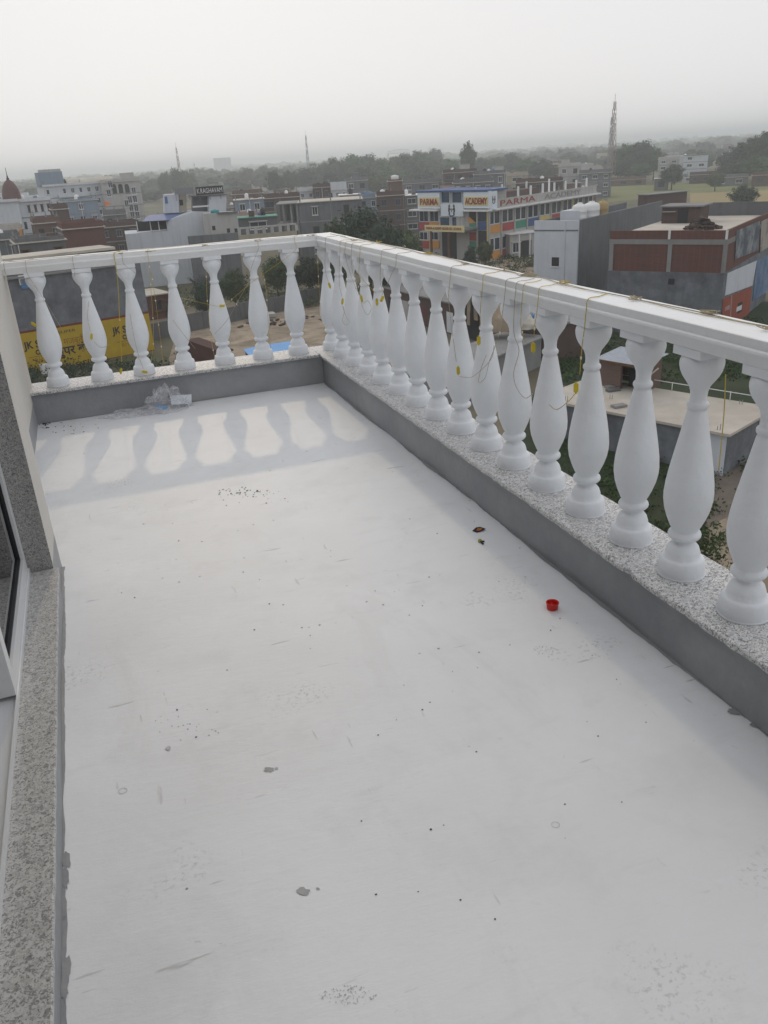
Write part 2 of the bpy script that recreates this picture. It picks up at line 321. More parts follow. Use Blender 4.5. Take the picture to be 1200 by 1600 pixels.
# ---- balustrades
BAL = [(.0740,0),(.0755,.010),(.0745,.030),(.071,.052),(.067,.058),(.062,.0605),(.0565,.063),(.055,.080),(.049,.098),(.040,.109),(.0335,.114),(.0325,.122),(.034,.127),(.046,.1295),(.0515,.136),(.0525,.143),(.050,.150),(.043,.155),(.0415,.159),(.048,.172),(.060,.200),(.0705,.232),(.0755,.262),(.0762,.285),(.073,.325),(.0655,.372),(.0555,.425),(.0455,.475),(.0365,.522),(.030,.556),(.0265,.5665),(.0305,.569),(.0325,.5745),(.0325,.581),(.030,.586),(.0255,.5885),(.0245,.602),(.026,.620),(.0315,.637),(.042,.652),(.053,.668),(.0605,.684),(.0640,.699),(.0645,.709),(.0625,.720),(.0585,.729),(.056,.732)]
bm_ = MB(); bm_.lathe(BAL, 28); bm_.box(-.0605,.0605,-.0605,.0605,.7315,.7572)
bm_.lathe([(.0765,0.0),(.0785,0.0035),(.074,0.007)], 24, cap=False)
bal_mesh = None
def cope_profile(): return None
def wavy_strip(mb, a, b, inward, z0, z1, amp, n, seed, thick):
    pass
def baluster_at(parent, x, y, rz):
    global bal_mesh
    if bal_mesh is None:
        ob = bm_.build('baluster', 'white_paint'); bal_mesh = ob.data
    else:
        ob = bpy.data.objects.new('baluster', bal_mesh); COL.objects.link(ob)
    ob.parent = parent; ob.location = Vector((x, y, HP))-Vector(parent.location); ob.rotation_euler = (rnd.uniform(-.006,.006), rnd.uniform(-.006,.006), rz+rnd.choice([0,1.5708,3.1416,4.7124])); return ob
def granite_slab(mb, axis, s0, s1, t0, t1, z0, z1, seed, n):
    """long coping slab with a slightly chipped inner edge (t0 side) ; axis 'x' runs along x, 'y' along y"""
    rnd = random.Random(seed); vs = []; fs = []
    for i in range(n+1):
        s = s0+(s1-s0)*i/n; j = rnd.uniform(-.0035,.0035)+(rnd.random() < .06)*rnd.uniform(.002,.009); k = rnd.uniform(-.003,.001)
        ring = [(t0+j+.003, z0), (t1, z0), (t1, z1), (t0+j+.004, z1), (t0+j, z1-.004+k)]
        for (t, z) in ring: vs.append((s, t, z) if axis == 'x' else (t, s, z))
    m = 5
    for i in range(n):
        for k in range(m):
            a = i*m+k; b = i*m+(k+1)%m; f = (a, b, b+m, a+m)
            fs.append(f)
    fs += [tuple(range(m)), tuple(n*m+k for k in range(m))]
    return mb.add(vs, fs)
def kerb(mb, axis, s0, s1, t0, t1, z0, z1, seed, n):
    """plastered kerb with a slightly wavy inner face"""
    rnd = random.Random(seed); vs = []; fs = []; ph = [rnd.uniform(0, 6.28) for _ in range(4)]
    for i in range(n+1):
        s = s0+(s1-s0)*i/n; wv = .005*math.sin(3.1*s+ph[0])+.003*math.sin(8.3*s+ph[1])+rnd.uniform(-.0015,.0015)
        w2 = .003*math.sin(2.2*s+ph[2])
        for (t, z) in [(t0-.003+wv, z0), (t1, z0), (t1, z1), (t0+w2, z1), (t0+.004*math.sin(4*s+ph[3]), (z0+z1)/2)]: vs.append((s, t, z) if axis == 'x' else (t, s, z))
    m = 5
    for i in range(n):
        for k in range(m): a = i*m+k; b = i*m+(k+1)%m; fs.append((a, b, b+m, a+m))
    fs += [tuple(range(m)), tuple(n*m+k for k in range(m))]
    return mb.add(vs, fs)
RAILP = [(-.0715,1.060),(-.0735,1.058),(-.0715,1.0325),(-.0795,1.0290),(-.0805,1.0225),(-.0755,1.0150),(-.0635,.9870),(-.0615,.9836),(.0615,.9836),(.0755,1.0150),(.0805,1.0225),(.0795,1.0290),(.0715,1.0325),(.0735,1.058),(.0715,1.060)]
def rail(mb, axis, s0, s1, c, mitre0=0, mitre1=0, n=40, seed=1):
    rnd = random.Random(seed); vs = []; fs = []; m = len(RAILP)
    for i in range(n+1):
        s = s0+(s1-s0)*i/n; dz = .0012*math.sin(5*s+seed)+rnd.uniform(-.0006,.0006)
        for (t, z) in RAILP:
            ss = s
            if i == 0: ss = s+mitre0*t
            if i == n: ss = s+mitre1*t
            q = t*(1+rnd.uniform(-.006,.006)); vs.append((ss, c+q, z+dz) if axis == 'x' else (c+q, ss, z+dz))
    for i in range(n):
        for k in range(m): a = i*m+k; b = i*m+(k+1)%m; fs.append((a, b, b+m, a+m))
    fs += [tuple(range(m)), tuple(n*m+k for k in range(m))]
    return mb.add(vs, fs)
rb = thing('balustrade', 'long white balustrade running along the right edge of the terrace', 'balustrade', (BC, -4, 0), 'terrace balustrades')
bb = thing('balustrade', 'short white balustrade across the far end of the terrace', 'balustrade', (-1, BC, 0), 'terrace balustrades')
W2 = 2*BC
k = MB(); kerb(k, 'y', YN, W2, 0.0, W2, -.35, HP-.0205, 3, 120); kp = k.build('kerb', 'grey_cement', rb)
k = MB(); granite_slab(k, 'y', YN, W2+.03, -.0306, W2+.03, HP-.020, HP, 4, 260); k.build('coping', 'granite_white', rb)
k = MB(); kerb(k, 'x', XR-.03, -.002, 0.0, W2, -.35, HP-.0205, 5, 50); k.build('kerb', 'grey_cement', bb)
k = MB(); granite_slab(k, 'x', XR-.03, -.0315, -.0306, W2+.03, HP-.020, HP, 6, 80); k.build('coping', 'granite_white', bb)
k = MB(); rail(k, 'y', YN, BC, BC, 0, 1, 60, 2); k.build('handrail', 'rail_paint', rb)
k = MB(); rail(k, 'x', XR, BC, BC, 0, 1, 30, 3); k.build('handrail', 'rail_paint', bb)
rnd = random.Random(5)
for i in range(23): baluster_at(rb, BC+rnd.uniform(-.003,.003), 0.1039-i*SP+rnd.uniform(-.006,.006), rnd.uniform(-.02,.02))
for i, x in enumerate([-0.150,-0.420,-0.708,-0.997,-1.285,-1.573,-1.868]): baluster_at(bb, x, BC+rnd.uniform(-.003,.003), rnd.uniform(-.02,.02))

# grey paint that crept unevenly onto the floor along the kerbs
def paint_edge(axis, s0, s1, t, inward, seed, wmax=.02, n=150):
    vs = []; fs = []
    for i in range(n+1):
        s_ = s0+(s1-s0)*i/n; q = mnoise.noise(Vector((s_*1.7, seed, 0)))*.6+mnoise.noise(Vector((s_*7, seed, 4)))*.35+mnoise.noise(Vector((s_*31, seed, 9)))*.18
        w_ = max(.0015, wmax*(.45+q)); a = t-inward*.02; b = t+inward*w_
        vs += [(s_, a, .0011), (s_, b, .0011)] if axis == 'x' else [(a, s_, .0011), (b, s_, .0011)]
    for i in range(n): fs.append((2*i, 2*i+1, 2*i+3, 2*i+2))
    m = MB(); m.add(vs, fs); return m
paint_edge('y', -7.5, -.02, 0.0, -1, 3.3, .024, 300).build('paint_edge', 'grey_cement', floor)
paint_edge('x', XR+.02, -.02, 0.0, -1, 5.1, .014, 90).build('paint_edge', 'grey_cement', floor)
paint_edge('y', -7.5, -2.42, XW+.004, 1, 8.8, .016, 220).build('paint_edge', 'grey_cement', floor)

# ---- the building with the sliding door
hb = thing('apartment_building', 'cream building wall with granite door reveal and sill at the left edge', 'building', (-3, -4, -16))
m = MB(); m.box(-2.28, XW-.002, -2.74, -2.40, .152, 2.8); m.build('pier', 'cream_plaster', hb)
m = MB(); m.box(-2.285, XW-.0005, -2.7455, -2.741, .152, 2.5); m.build('reveal', 'granite_dark', hb)
m = MB(); m.box(-9, XW-.002, -2.7405, -2.396, -.3, .151); m.box(-9, XR+.0015, -2.394, 0.0, 0.0, .151); m.build('skirting', 'grey_cement', hb)
m = MB(); m.box(-9, XR, -2.399, .26, -.3, 2.8); m.box(-9,-2.282,-2.7395,-2.4005,-.3,2.8); m.build('wall', 'cream_plaster', hb)
m = MB(); m.box(-9, XW-.0025, YN, -2.742, 2.5, 2.8); m.build('lintel', 'cream_plaster', hb)
m = MB(); m.box(-9, XW-.0025, YN, -6.6, .152, 2.499); m.build('wall', 'cream_plaster', hb)
m = MB(); kerb(m, 'y', YN, -2.743, XW+.003, -2.5, -.3, .1305, 9, 110); m.build('step_riser', 'grey_cement', hb)
rn = random.Random(8); m = MB(); vs = []; fs = []; n = 160
for i in range(n+1):
    y = YN+(-2.747-YN)*i/n; j = rn.uniform(-.0015,.0015)
    for (x, z) in [(-2.6,.131),(XW+.017+j,.131),(XW+.018+j,.146),(XW+.015+j,.150),(-2.6,.150)]: vs.append((x,y,z))
for i in range(n):
    for q in range(5): a = i*5+q; b = i*5+(q+1)%5; fs.append((b, a, a+5, b+5))
m.add(vs, fs); m.build('sill', 'granite_beige', hb)
m = MB(); m.box(-9,-2.601,YN,-2.742,.05,.149); m.build('room_floor', 'granite_beige', hb)
m = MB(); m.box(-6.2,-6.0,YN,-2.7425,.15,2.499); m.box(-5.999,-2.29,-2.80,-2.7435,.1505,2.498); m.build('room_wall', 'interior_white', hb)
m = MB(); m.box(-9.2,.22,YN-6,-0.0+.22,-16.5,-.352); m.build('lower_storeys', 'cream_plaster', hb)
m = MB(); m.box(-9.2,XW+.05,YN-6,.3,2.802,2.95); m.build('roof_slab', 'cream_plaster', hb)
m = MB(); m.box(-9,.2,YN-6,YN-.001,-.351,2.8); m.build('wall', 'cream_plaster', hb)

sd = thing('sliding_door', 'white framed sliding glass door leaf standing in the left edge opening', 'door', (-2.0,-3.2,.15))
x0, x1, y0, y1 = -2.030, -1.978, -3.632, -2.748
m = MB(); m.box(x0,x1,y0,y1,.172,.232); m.build('bottom_rail', 'aluminium_white', sd)
m = MB(); m.box(x0,x1,y0,y1,2.40,2.46); m.build('top_rail', 'aluminium_white', sd)
for (a, b) in ((y0+.0, y0+.052), (y1-.052, y1)):
    m = MB(); m.box(x0,x1,a,b,.2325,2.3995); m.build('stile', 'aluminium_white', sd)
m = MB()
for (a, b, c, d) in ((y0+.0525,y1-.0525,.2325,.242),(y0+.0525,y1-.0525,2.39,2.3995)): m.box(-2.012,-1.988,a,b,c,d)
m.box(-2.012,-1.988,y0+.0525,y0+.062,.2425,2.3895); m.box(-2.012,-1.988,y1-.062,y1-.0525,.2425,2.3895); m.build('gasket', 'gasket', sd)
m = MB(); m.box(-2.003,-1.997,y0+.0625,y1-.0625,.2425,2.3895); m.build('pane', 'door_glass', sd)
tk = thing('door_track', 'white aluminium bottom track of the sliding door on the granite sill', 'door track', (-2.05,-4.5,.15))
m = MB(); m.box(-2.13,-1.972,-6.6,-2.7475,.1505,.158); m.build('base_plate', 'aluminium_white', tk)
for x in (-2.128,-2.068,-2.035,-1.978):
    m = MB(); m.box(x,x+.006,-6.6,-2.7475,.1585,.171); m.build('track_rib', 'aluminium_white', tk)

# ---- rubbish on the floor
c = P(863, 951, 0.0); rc = MB(); rc.lathe([(.0,.0),(.0195,.0),(.0205,.002),(.0215,.020),(.0235,.0215),(.0240,.026),(.0225,.0275),(.0205,.0265),(.0195,.021),(.0185,.003),(.0,.003)], 28, (c.x, c.y, .0005), cap=False)
tag(rc.build('bottle_cap', 'red_plastic', None, (c.x, c.y, 0)), 'bright red plastic cap lying open side up on the white floor', 'cap')
c = P(748, 828, 0); wr = thing('foil_wrapper', 'small torn black and orange foil wrapper near the right kerb', 'wrapper', (c.x, c.y, 0))
p = [P(738,829,.004), P(745,832,.002), P(759,826,.009), P(750,823,.004), P(744,824,.010)]
m = MB(); m.add([(q.x,q.y,q.z) for q in p]+[(q.x,q.y,q.z-.0015) for q in p], [(0,1,2,3,4),(9,8,7,6,5)]+[(i,5+i,5+(i+1)%5,(i+1)%5) for i in range(5)]); m.build('foil', 'foil_dark', wr)
p = [P(744.5,829.5,.0075), P(752,828.5,.0095), P(753.5,825,.0105), P(746,825,.0115)]
m = MB(); m.add([(q.x,q.y,q.z) for q in p], [(0,1,2,3)]); m.build('print', 'foil_orange', wr)
c = P(750, 847, 0); wr = thing('wire_connector', 'tiny olive connector scrap with dark wire ends near the foil wrapper', 'scrap', (c.x, c.y, 0))
m = MB(); m.lathe([(.002,0),(.008,.001),(.0095,.006),(.007,.012),(.002,.013)], 12, (c.x, c.y, .0005)); m.build('connector_body', 'scrap_green', wr)
for (u, v) in ((757,846),(755,850)):
    q = P(u, v, .004); m = MB(); m.tube([(c.x,c.y,.006), (q.x,q.y,.004)], .0035, 6); m.build('wire_end', 'gasket', wr)
# crumpled clear bag with paper
c = P(250, 640, 0); bagt = thing('plastic_bag', 'crumpled clear plastic bag with paper inside against the back kerb', 'bag', (c.x, c.y, 0))
def crumple(cx, cy, rx, ry, h, seed, nu=44, nv=22, lean=0.0):
    vs = []; fs = []
    for j in range(nv+1):
        ph = (j/nv)*math.pi*0.5
        for i in range(nu):
            th = 2*math.pi*i/nu; d = Vector((math.cos(th)*math.cos(ph), math.sin(th)*math.cos(ph), math.sin(ph)))
            q = 1+.42*mnoise.noise(d*2.1+Vector((seed,0,0)))+.26*mnoise.noise(d*5.3+Vector((0,seed,0)))-.16*abs(mnoise.noise(d*9+Vector((0,0,seed))))
            z = max(.001, h*d.z*q); vs.append((cx+rx*d.x*q+lean*z, min(-.012, cy+ry*d.y*q), z))
    for j in range(nv):
        for i in range(nu): fs.append((j*nu+i, j*nu+(i+1)%nu, (j+1)*nu+(i+1)%nu, (j+1)*nu+i))
    return vs, fs
m = MB(); q = P(262, 640, 0); vs, fs = crumple(q.x-.01, -.125, .155, .095, .155, 3.1); m.add(vs, fs, False); m.build('film', 'bag_film', bagt)
m = MB(); q = P(222, 646, 0); vs, fs = crumple(q.x-.04, -.11, .20, .085, .04, 7.7, lean=.3); m.add(vs, fs, False); m.build('film', 'bag_film', bagt)
def sheet(name, cs, mt, par, bulge=.01, n=6):
    a, b, c2, d = [Vector(x) for x in cs]; vs = []; fs = []
    for i in range(n+1):
        for j in range(n+1):
            u, v = i/n, j/n; p = (a*(1-u)+b*u)*(1-v)+(d*(1-u)+c2*u)*v; p.z += bulge*math.sin(3*u+2*v); p.y += bulge*math.sin(5*u-v); vs.append(p)
    for i in range(n):
        for j in range(n): fs.append((i*(n+1)+j, (i+1)*(n+1)+j, (i+1)*(n+1)+j+1, i*(n+1)+j+1))
    m = MB(); m.add(vs, fs, True); return m.build(name, mt, par)
def F(u, v, y): return PXY(u, v, y)
sheet('paper', [F(268,633,-.14), F(299,631,-.10), F(299,615,-.05), F(266,619,-.07)], 'paper', bagt, .004)
sheet('paper_strip', [F(243,636,-.20), F(258,640,-.21), F(263,636,-.19), F(247,632,-.19)], 'blue_print', bagt, .003)

# ---- fairy light strings hung over the handrails
def smooth(pts, k=4):
    pts = [Vector(p) for p in pts]; out = []; n = len(pts)
    for i in range(n-1):
        p0 = pts[max(i-1,0)]; p1 = pts[i]; p2 = pts[i+1]; p3 = pts[min(i+2,n-1)]
        for j in range(k):
            t = j/k; out.append(0.5*((2*p1)+(p2-p0)*t+(2*p0-5*p1+4*p2-p3)*t*t+(3*p1-p0-3*p2+p3)*t**3))
    out.append(pts[-1]); return out
SN = 0
def strand(side, px, label, box=None, wire='wire_tan', over=True, plane=None, boxdir=None, bulbs=2, r=.0013, tail=None):
    global SN; SN += 1; rn = random.Random(SN)
    if side == 'R':
        pl = plane if plane is not None else .030; pts = [PXX(u, v, pl) for u, v in px]
        if over:
            y = pts[0].y; pts = [Vector((BC+.03, y+.05, 1.0625)), Vector((BC-.02, y+.02, 1.0625)), Vector((BC-.074, y+.004, 1.062)), Vector((BC-.0825, y, 1.028))]+pts
    else:
        pl = plane if plane is not None else .030; pts = [PXY(u, v, pl) for u, v in px]
        if over:
            x = pts[0].x; pts = [Vector((x+.05, BC+.03, 1.0625)), Vector((x+.02, BC-.02, 1.0625)), Vector((x+.004, BC-.074, 1.062)), Vector((x, BC-.0825, 1.028))]+pts
    t = thing('string_light', label, 'string lights', pts[-1], 'light strings tied over the balustrade')
    m = MB(); m.tube(smooth(pts), r, 5); m.build('wire', wire, t)
    def conn(c, d):
        c = Vector(c); d = Vector(d).normalized(); a = d.cross(Vector((.3,.9,.1))).normalized(); b = d.cross(a)
        h = .0155; w_ = .0075; e = .0055; m = MB()
        m.hexa([c-d*h-a*w_-b*e, c-d*h+a*w_-b*e, c-d*h+a*w_+b*e, c-d*h-a*w_+b*e, c+d*h-a*w_-b*e, c+d*h+a*w_-b*e, c+d*h+a*w_+b*e, c+d*h-a*w_+b*e])
        m.tube([c+d*h*.98, c+d*(h+.006)], .004, 6); m.tube([c-d*h*.98, c-d*(h+.006)], .004, 6); m.build('connector_box', 'box_yellow', t)
    if box:
        u, v = box; c = PXX(u, v, pl-.004) if side == 'R' else PXY(u, v, pl-.004); conn(c, boxdir or (rn.uniform(-.3,.3), rn.uniform(-.3,.3), 1))
    if tail:
        tp = [PXX(u, v, pl) if side == 'R' else PXY(u, v, pl) for u, v in tail]
        m = MB(); m.tube(smooth(tp), r*.9, 5); m.build('wire_tail', wire, t)
    hang = smooth(pts[4 if over else 0:], 6)
    for b_ in range(bulbs):
        if len(hang) > 4:
            p = hang[int((b_+.6)/(bulbs+.4)*(len(hang)-1))]; m = MB(); m.lathe([(.0015,-.007),(.0035,-.003),(.0035,.003),(.001,.007)], 7, p); m.build('bulb', 'bulb', t)
    return t
S = strand
S('R', [(508,388),(508,420),(513,440)], 'tan light string nearest the corner on the right rail', (515,446), boxdir=(-.2,.2,.9))
S('R', [(531,395),(530,440),(534,463)], 'second light string from the corner, its wire looping below the yellow box', (535,471), tail=[(535,478),(541,495),(546,503),(540,508),(535,500),(538,488),(536,478)])
S('R', [(539,397),(545,420),(556,450),(565,462)], 'slanting light string third from the corner on the right rail', (565,467))
S('R', [(549,399),(551,425),(560,448),(566,480)], 'fourth light string from the corner, ending in a pale loop', None, tail=[(566,480),(574,492),(580,482),(575,470),(568,474)])
S('R', [(562,402),(561,420),(563,432),(587,458)], 'fifth light string from the corner with a yellow box beside a narrow gap', (589,472), wire='wire_yellow')
S('R', [(595,410),(594,440),(598,455),(596,464)], 'sixth light string from the corner with a small tilted yellow box', (597,467), boxdir=(.5,.5,.5))
S('R', [(618,416),(612,428),(605,445)], 'short light string with no box, seventh from the corner', None, bulbs=1)
S('R', [(703,440),(701,470),(708,528),(713,565)], 'light string with its box lowest on the pale balusters', (716,579), tail=[(718,588),(735,590),(752,578),(768,560),(772,540)], boxdir=(0,.1,1))
S('R', [(753,458),(751,480),(750,512)], 'light string with a yellow box hanging at baluster neck height', (748,532), boxdir=(.05,.1,1), wire='wire_yellow')
S('R', [(788,468),(785,490),(781,520),(764,566)], 'light string with a slack pale tail across two balusters', None, tail=[(764,566),(758,590),(748,597),(752,575),(760,555)])
S('R', [(804,475),(803,520),(811,548),(803,580),(806,603),(820,622),(832,615)], 'long slack light string swinging across a wide baluster', None, bulbs=1)
S('R', [(815,480),(814,510),(821,535)], 'short light string hanging beside the long slack one', None, wire='wire_yellow')
S('R', [(839,488),(836,505),(834,528)], 'light string with a fat yellow box in the gap above the grey slab', (833,543), wire='wire_yellow', boxdir=(0,.05,1))
S('R', [(913,515),(909,545),(906,585)], 'yellow light string nearest the camera with a yellow box', (900,606), wire='wire_yellow', boxdir=(.1,.2,1), r=.0017, tail=[(898,616),(888,627),(870,640),(858,632)])
S('R', [(1134,585),(1131,650),(1123,735)], 'single taut yellow wire hanging outside the balusters at the right', None, wire='wire_yellow', over=False, plane=.27, bulbs=0, r=.0017)
B_ = strand
B_('L', [(8,425),(13,440)], 'short tan light string at the left end of the back rail', None, bulbs=1)
B_('L', [(43,428),(50,440),(70,470),(97,515)], 'light string slanting down over the leftmost baluster', (53,507), boxdir=(.6,0,-.6), bulbs=1)
B_('L', [(116,420),(117,432)], 'very short light string between the first two back balusters', None, bulbs=1)
B_('L', [(180,410),(184,440),(187,500),(190,565)], 'thick bundle of yellow light strings hanging to the coping', (189,580), wire='wire_yellow', r=.0026, boxdir=(.3,0,1))
B_('L', [(193,412),(203,420),(213,428)], 'light string crossing the head of the third back baluster', None, bulbs=1)
B_('L', [(233,410),(234,430),(238,480),(240,530),(236,567)], 'yellow light string hanging straight beside the third back baluster', None, wire='wire_yellow', bulbs=4)
B_('L', [(236,425),(243,470),(250,525),(255,567)], 'yellow light string slanting right to the back coping', None, wire='wire_yellow', over=False, bulbs=4)
B_('L', [(139,470),(137,495),(141,518)], 'light string with its yellow box on the second back baluster', (143,526), over=False, plane=.012, tail=[(147,534),(158,543),(172,538)])
B_('L', [(203,490),(210,530),(218,560),(224,576)], 'light string with its yellow box at the foot of the third back baluster', (226,581), over=False, plane=.012, boxdir=(.9,0,-.3))
B_('L', [(404,388),(395,412),(388,435)], 'light string hanging over the sixth back baluster head', None)
B_('L', [(462,390),(440,408),(395,440),(362,468),(347,478)], 'light string stretched slantwise with a yellow box on the fifth back baluster', (347,478), wire='wire_yellow', boxdir=(1,0,-.1), bulbs=3, tail=[(341,479),(310,472),(281,465)])
B_('L', [(322,420),(324,470),(331,535),(336,560)], 'yellow light string hanging beside the fourth gap of the back rail', None, wire='wire_yellow', over=False, plane=.05, bulbs=4)
B_('L', [(411,425),(416,455),(419,500),(423,545)], 'yellow light string hanging left of the last back baluster', None, wire='wire_yellow', over=False, plane=.05, bulbs=3)
B_('L', [(389,440),(372,470),(355,500),(335,522)], 'thin light string crossing the fifth back baluster downwards', None, over=False, plane=.012, bulbs=1)
B_('L', [(270,500),(285,520),(305,545)], 'thin wire crossing the fourth back baluster belly', None, over=False, plane=.012, bulbs=0)
B_('L', [(496,400),(498,440),(502,497)], 'yellow light string in the corner gap of the back rail', None, wire='wire_yellow', over=False, plane=.05, bulbs=3)
# the long wire lying along the right handrail, with tied knots
rn = random.Random(3); pts = []; y = .02
while y > -4.9:
    pts.append(Vector((BC+.035+rn.uniform(-.02,.02), y, 1.0630))); y -= rn.uniform(.09,.2)
t = thing('string_light', 'long tan wire with knots lying along the top of the right handrail', 'string lights', pts[0], 'light strings tied over the balustrade')
m = MB(); m.tube(smooth(pts), .0016, 5); m.build('wire', 'wire_tan', t)
m = MB(); m.tube(smooth([p+Vector((rn.uniform(-.03,.02), rn.uniform(-.05,.05), .001)) for p in pts[2::2]]), .0014, 5); m.build('wire', 'wire_tan', t)
for (u, v) in [(553,376),(591,378),(632,386),(668,397),(725,411),(792,422),(827,430),(882,442),(990,467),(1105,489),(1195,515)]:
    c = P(u, v, 1.066); pp = [c+Vector((rn.uniform(-.022,.022), rn.uniform(-.04,.04), rn.uniform(-.002,.009))) for _ in range(11)]
    m = MB(); m.tube(smooth(pp, 3), .0016, 5); m.build('knot', 'wire_tan' if rn.random() < .6 else 'wire_yellow', t)
rn = random.Random(4); pts = [Vector((-2.0+i*.14, BC-.03+rn.uniform(-.02,.03), 1.0630)) for i in range(15)]
t = thing('string_light', 'tan wire with knots lying along the top of the back handrail', 'string lights', pts[0], 'light strings tied over the balustrade')
m = MB(); m.tube(smooth(pts), .0015, 5); m.build('wire', 'wire_tan', t)
for (u, v) in [(185,397),(235,393),(320,384),(404,376),(487,368)]:
    c = P(u, v, 1.066); pp = [c+Vector((rn.uniform(-.035,.035), rn.uniform(-.02,.02), rn.uniform(-.002,.008))) for _ in range(9)]
    m = MB(); m.tube(smooth(pp, 3), .0016, 5); m.build('knot', 'wire_tan', t)

# ================================================================== GROUND AND TOWN
_mat = mat
KEEP = {'sand','roof_concrete','sign_white','sign_yellow','tank_white','frame_white','letter_white','letter_dark','crop_green','crop_straw','earth','lawn','weed','leaf_dark','leaf_mid','leaf_olive','blue_tarp','green_tarp','ad_yellow','flag_orange','cloth_white','panel_red','panel_green','panel_blue','panel_orange','panel_yellow'}
def mat(name, col, *a, **k):
    if name not in KEEP:
        f = .74; col = tuple(c*f for c in col)
        if k.get('col2'): k['col2'] = tuple(c*f for c in k['col2'])
    return _mat(name, col, *a, **k)
mat('earth', (0.17,0.145,0.11), 0.95, 0.25, .06, col2=(0.075,0.085,0.04), amt=0.9, coords='World')
mat('sand', (0.33,0.275,0.21), 0.95, 0.28, .8, col2=(0.20,0.165,0.125), amt=0.95, lo=.42, hi=.6, coords='World', bump=.3, bscale=4)
mat('lawn', (0.02,0.036,0.016), 0.95, 0.3, .4, col2=(0.045,0.05,0.025), amt=0.7, coords='World')
mat('crop_green', (0.15,0.17,0.06), 0.95, 0.25, .06, col2=(0.20,0.17,0.09), amt=0.6, coords='World')
mat('crop_straw', (0.30,0.24,0.11), 0.95, 0.12, .05, col2=(0.24,0.20,0.10), amt=0.6, coords='World')
mat('weed', (0.04,0.072,0.02), 0.85, 0.25, .5, island=.5)
mat('leaf_dark', (0.034,0.056,0.034), 0.8, 0.2, .3, island=.3)
mat('leaf_mid', (0.05,0.088,0.036), 0.8, 0.2, .3, island=.3)
mat('leaf_olive', (0.065,0.085,0.038), 0.8, 0.2, .3, island=.3)
mat('bark', (0.10,0.075,0.055), 0.95, 0.25, 2)
mat('plaster_grey', (0.215,0.23,0.25), 0.9, 0.14, .5, col2=(0.17,0.175,0.185), amt=0.85, streak=.55)
mat('plaster_blotchy', (0.235,0.255,0.285), 0.9, 0.2, 1.1, col2=(0.11,0.12,0.14), amt=0.9, lo=.38, hi=.66, streak=.35)
mat('plaster_white', (0.74,0.79,0.86), 0.85, 0.06, .4, col2=(0.60,0.64,0.70), amt=0.5, streak=.25)
mat('plaster_offwhite', (0.56,0.565,0.555), 0.85, 0.07, .4, col2=(0.44,0.43,0.40), amt=0.5, streak=.35)
mat('plaster_cream', (0.50,0.46,0.36), 0.85, 0.08, .4, col2=(0.36,0.33,0.27), amt=0.5, streak=.3)
mat('plaster_pink', (0.48,0.34,0.31), 0.85, 0.08, .4, streak=.3)
mat('plaster_blue', (0.28,0.36,0.46), 0.85, 0.08, .4, streak=.3)
mat('concrete', (0.33,0.335,0.34), 0.9, 0.12, .6, col2=(0.26,0.25,0.24), amt=0.6, streak=.25)
mat('concrete_dark', (0.18,0.185,0.195), 0.9, 0.15, .5, streak=.4)
mat('roof_concrete', (0.50,0.47,0.42), 0.9, 0.12, .35, col2=(0.34,0.31,0.27), amt=0.7)
brick_mat('brick_red', (0.15,0.056,0.042), (0.115,0.045,0.036), (0.13,0.11,0.10))
brick_mat('brick_brown', (0.10,0.06,0.053), (0.075,0.046,0.042), (0.115,0.10,0.093))
brick_mat('brick_pale', (0.15,0.087,0.07), (0.12,0.07,0.058), (0.16,0.145,0.13))
mat('opening', (0.035,0.037,0.042), 0.8, 0.2, 1)
glass_mat('window_glass', (0.03,0.045,0.07)); glass_mat('glass_blue', (0.04,0.07,0.12))
mat('frame_white', (0.66,0.67,0.68), 0.6, .05, 2); mat('frame_brown', (0.16,0.09,0.05), 0.7, .1, 2)
mat('blue_sheet', (0.14,0.20,0.42), 0.6, .12, .8); mat('blue_tarp', (0.10,0.30,0.62), 0.6, .12, .8); mat('green_tarp', (0.02,0.30,0.10), 0.7, .15, .8); mat('teal_plastic', (0.02,0.30,0.32), 0.5, .1, 1)
mat('tin_sheet', (0.50,0.51,0.52), 0.5, .15, .5, col2=(0.33,0.31,0.29), amt=.5); mat('tank_white', (0.70,0.71,0.72), 0.5, .05, 1); mat('tank_yellow', (0.48,0.36,0.17), 0.6, .08, 1); mat('tank_blue', (0.10,0.25,0.50), .5, .08, 1); mat('tank_black', (0.03,0.03,0.03), .5, .1, 1)
mat('panel_red', (0.33,0.06,0.06), .7, .1, .6); mat('panel_green', (0.05,0.22,0.16), .7, .1, .6); mat('panel_blue', (0.05,0.10,0.24), .7, .1, .6); mat('panel_orange', (0.55,0.26,0.06), .7, .1, .6); mat('panel_yellow', (0.55,0.45,0.16), .7, .1, .6)
mat('sign_white', (0.62,0.68,0.74), .6, .04, .5); mat('sign_yellow', (0.62,0.55,0.30), .6, .05, .5); mat('letter_red', (0.36,0.05,0.03), .6, .05, 1); mat('letter_dark', (0.03,0.025,0.03), .7, .05, 1); mat('letter_faint', (0.30,0.27,0.30), .7, .1, 1); mat('letter_white', (0.62,0.64,0.66), .7, .05, 1)
mat('ad_yellow', (0.43,0.30,0.02), .8, .10, .8, col2=(0.36,0.26,0.03), amt=.5, streak=.3); mat('ad_rim', (0.22,0.05,0.03), .8, .1, 1); mat('ad_rust', (0.34,0.15,0.02), .8, .1, 1)
mat('dome_maroon', (0.15,0.07,0.068), .6, .1, 1); mat('steel_red', (0.36,0.24,0.23), .6, .15, .3); mat('steel_grey', (0.30,0.31,0.33), .6, .1, .3)
mat('door_wood', (0.18,0.09,0.04), .7, .15, 3); mat('door_orange', (0.40,0.18,0.05), .7, .1, 3)
